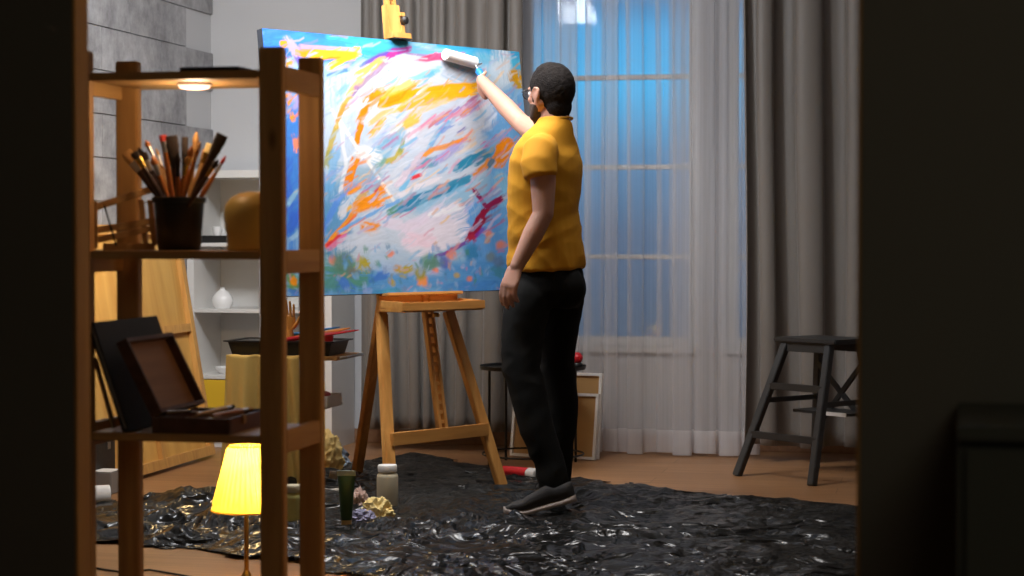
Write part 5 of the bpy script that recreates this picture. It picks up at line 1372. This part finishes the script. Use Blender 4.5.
# hair and beard
hb = MB(); hb.ball(HP(-.008, 0, .010), (.1045, .0805, .1025), HR, 36)
hb.ball(HP(-.046, 0, -.058), (.047, .056, .064), HR, 28); hb.ball(HP(-.005, .008, .066), (.070, .056, .047), HR, 28)
hme = remesh(hb, .005, 4, 'hair')
n1_ = (-fh * .80 + UP * .62).normalized()
cut(hme, [(HP(.010, 0, -.036), n1_)])
wobble(hme, .0022, 70)
link('hair', hme, 'hair', pe, True, 180)
for s in (-1, 1):
    sb = MB(); sb.limb([HP(.014, s * .0755, .0), HP(.016, s * .0735, -.045)], [(.013, .005), (.009, .004)], 12, fh); put('sideburn', sb, 'hair', pe, True)
bb_ = MB(); bb_.ball(HP(.031, 0, -.062), (.0690, .0615, .0670), HR, 28)
bb_.limb([HP(.050, .031, -.090), HP(.080, 0, -.111), HP(.050, -.031, -.090)], [.0275] * 3, 14)
for s in (-1, 1): bb_.limb([HP(.002, s * .060, -.050), HP(.055, s * .035, -.097)], [.0238, .0225], 14)
bem = remesh(bb_, .005, 3, 'beard')
cut(bem, [(HP(.02, 0, -.054), (-UP + fh * .10).normalized()), (HP(.004, 0, 0), (fh - UP * .1).normalized())])
link('beard', bem, 'beard', pe, True, 180)
# glasses
g = MB()
for s in (-1, 1):
    c_ = HP(.104, s * .033, -.010)
    g.tube([c_ + lh * (.0235 * math.cos(a)) + UP * (.0185 * math.sin(a)) for a in [k * 2 * math.pi / 28 for k in range(28)]], .0019, 8, closed=True)
    g.tube([HP(.103, s * .0565, -.004), HP(.085, s * .078, -.003), HP(.0, s * .087, .002), HP(-.014, s * .085, -.010)], .0019, 8)
g.tube([HP(.104, .0095, -.006), HP(.108, 0, -.003), HP(.104, -.0095, -.006)], .0019, 8)
gl_ = put('glasses', g, 'black_plastic', pe, True)
gg = MB()
for s in (-1, 1): gg.lathe([(0, -.0006), (.021, -.0006), (.021, .0006), (0, .0006)], HP(.104, s * .033, -.010), 24, fh)
put('lens', gg, 'glass', gl_)
# t-shirt
ts = MB()
ts.tube([P(546.5, 270, 0), P(546, 258, 0), P(545, 240, 0), P(543.5, 214, 0), P(544, 190, 0), P(546, 168, 0), P(548.5, 154, 0), P(551, 143, .0), P(553, 133, .0), P(554.5, 125, .005), P(555, 120.5, .008)],
        [(.168, .146), (.167, .146), (.166, .137), (.168, .130), (.178, .133), (.190, .130), (.188, .118), (.165, .094), (.118, .078), (.078, .070), (.070, .066)], 30, lv)
cuffL = P(540.5, 177, -.205)
ts.tube([P(546, 146, -.12), P(540, 151, -.17), P(538.5, 163, -.195), cuffL], [.055, .0665, .0675, .0665], 22)
ts.ball(P(541, 150, -.165), (.062, .062, .062))
cuffR = Rsh * .60 + Rel * .40
ts.tube([P(560, 150, .10), Rsh, Rsh * .8 + Rel * .2, cuffR], [.060, .066, .063, .060], 22); ts.ball(Rsh, (.062, .062, .062))
tme = remesh(ts, .0062, 7, 't_shirt')
for v in tme.vertices:                                           # soft drag folds
    p = v.co; z = p.z
    a = noise.noise(Vector((p.x * 5 + p.y * 4, p.z * 9 + p.x * 6, 1.3)))
    b_ = noise.noise(Vector((p.x * 9 - p.z * 15, p.y * 6, 7.7)))
    k = .55 + .5 * max(0, min(1, (1.25 - z) / .2))
    v.co += v.normal * ((1 - 2.4 * abs(a)) * .0048 * k + (1 - 2.2 * abs(b_)) * .0044 * k)
shirt = link('t_shirt', tme, 'shirt', pe, True, 180)
cb = MB(); cb.tube([P(555, 121, .008) + lv * (.0715 * math.cos(a)) + fv * (.0675 * math.sin(a)) - UP * (.012 * math.sin(a)) for a in [k * 2 * math.pi / 40 for k in range(40)]], .0040, 10, closed=True)
put('collar', cb, 'shirt', shirt, True)
# trousers
tr = MB()
tr.tube([P(546, 262, 0), P(546.5, 274, 0), P(546, 290, 0), P(545, 306, 0)], [(.150, .128), (.160, .142), (.166, .145), (.150, .132)], 28, lv)
tr.ball(P(567, 288, -.06), (.072, .085, .085)); tr.ball(P(569, 288, .07), (.070, .08, .085))
TLg = [(529, 300, -.09, .092), (523.5, 325, -.115, .085), (521.5, 350, -.14, .077), (521.5, 370, -.16, .073), (529, 397, -.185, .069), (537, 430, -.205, .066), (548, 460, -.22, .058), (554, 482, -.228, .057), (555, 492, -.226, .058)]
TRg = [(562, 300, .08, .090), (559.5, 325, .085, .078), (558, 350, .09, .067), (558, 374, .09, .066), (562, 400, .10, .067), (560.5, 430, .11, .064), (557, 461, .12, .059), (555, 493, .13, .058)]
for q in (TLg, TRg):
    tr.tube([P(a, b_, c_) for a, b_, c_, r_ in q], [r_ for *_, r_ in q], 22); tr.ball(P(*q[0][:3]), (q[0][3],) * 3)
trm = remesh(tr, .0068, 6, 'trousers')
for v in trm.vertices:
    p = v.co; kz = math.exp(-((p.z - .58) / .12) ** 2) + 1.1 * math.exp(-((p.z - .17) / .10) ** 2) + .35
    a = noise.noise(Vector((p.x * 9 + p.z * 4, p.y * 6, p.z * 13 - p.x * 7)))
    v.co += v.normal * (1 - 2.4 * abs(a)) * .0038 * kz
link('trousers', trm, 'trousers', pe, True, 180)
# shoes
def shoe(toe, dirv, lift, name='shoe'):
    d = Vector(dirv).normalized(); s_ = UP.cross(d); L = .288; ball = .70
    def base(s, y, z):
        zz = z; x = (s - 1) * L
        if s < ball:
            t_ = (ball - s) * L; return toe + d * ((ball - 1) * L - t_ * math.cos(lift)) + s_ * y + UP * (t_ * math.sin(lift) + zz * math.cos(lift)) + d * (zz * math.sin(lift))
        return toe + d * x + s_ * y + UP * zz
    def hw(s): 
        e = min(1, max(0, s) / .10) ** .5 * min(1, max(0, 1 - s) / .16) ** .5
        return e * (.034 + .013 * math.exp(-((s - .68) / .22) ** 2))
    sf = MB()
    def sole(u, v):
        a = 2 * math.pi * v; k = min(1.0, u * 1.0)
        return None
    prof = [.0, .01, .03, .06, .1, .16, .24, .34, .45, .56, .66, .75, .83, .89, .94, .975, .993, 1.0]
    def ringpts(s, top, bot, ww):
        return [base(s, ww * math.copysign(abs(math.cos(a)) ** .7, math.cos(a)), (top + bot) / 2 + (top - bot) / 2 * math.copysign(abs(math.sin(a)) ** .7, math.sin(a))) for a in [2 * math.pi * k / 20 for k in range(20)]]
    def skin(mb, f):
        rings = [[mb.bm.verts.new(q) for q in f(s)] for s in prof]
        for a, b in zip(rings, rings[1:]):
            for k in range(20): mb.bm.faces.new((a[k], a[(k + 1) % 20], b[(k + 1) % 20], b[k]))
        mb.bm.faces.new(list(reversed(rings[0]))); mb.bm.faces.new(rings[-1])
    skin(sf, lambda s: ringpts(s, .024 + .008 * max(0, (s - .85) / .15) + .006 * max(0, (.2 - s) / .2), 0.0 + .006 * max(0, (s - .9) / .1), max(.006, hw(s) + .003)))
    up_ = MB()
    def hh(s):
        if s < .32: return .080
        return .026 + (.054) * max(0, (1 - (s - .32) / .68)) ** 1.1 + .014 * min(1, (1 - s) / .12)
    skin(up_, lambda s: ringpts(s, hh(s), .018, max(.005, hw(s))))
    o = put(name, up_, 'shoe', pe, True, angle=180)
    put('sole', sf, 'sole', o, True, label='off-white sole', angle=60)
tl_ = C(503.5, 518.5, 7.60) - P0; tl_.z = .006
shoe(tl_, (-1, .06, 0), R(15.5))
tr2 = Vector((P(543, 500, .24).x, P(538, 500, .36).y, .006))
shoe(tr2, (-.28, .96, 0), R(3))

# ------------------------------------------------------------------ paint roller in the raised hand
ro = thing('paint_roller', 'white-sleeved paint roller with blue handle pressed against the painting', 'paint roller', cw(P0.x, P0.y, 0), YAW)
ax = (roll_b - roll_a).normalized()
rb = MB(); rb.tube([roll_a, roll_a + ax * .004, roll_b - ax * .004, roll_b], [.021, .0250, .0250, .021], 28); put('sleeve', rb, 'roller_nap', ro, True, label='fluffy white sleeve')
rb = MB(); rb.tube([roll_b, roll_b + ax * .006], [.015, .014], 20); put('end_cap', rb, 'blue', ro, True, label='blue end cap')
h0 = grip - A_ * .034; h1 = grip + A_ * .105
wpts = [roll_b + ax * .004, roll_b + ax * .020, roll_b + ax * .026 + ncan * .012, h1 + A_ * .02, h1]
rb = MB(); rb.tube(wpts, .0032, 10); put('wire_frame', rb, 'steel', ro, True)
rb = MB(); rb.tube([h0, h0 + A_ * .012, grip, h1 - A_ * .035, h1 - A_ * .012, h1], [.008, .0120, .0125, .0150, .0165, .009], 16); put('handle', rb, 'blue', ro, True, label='blue plastic handle')
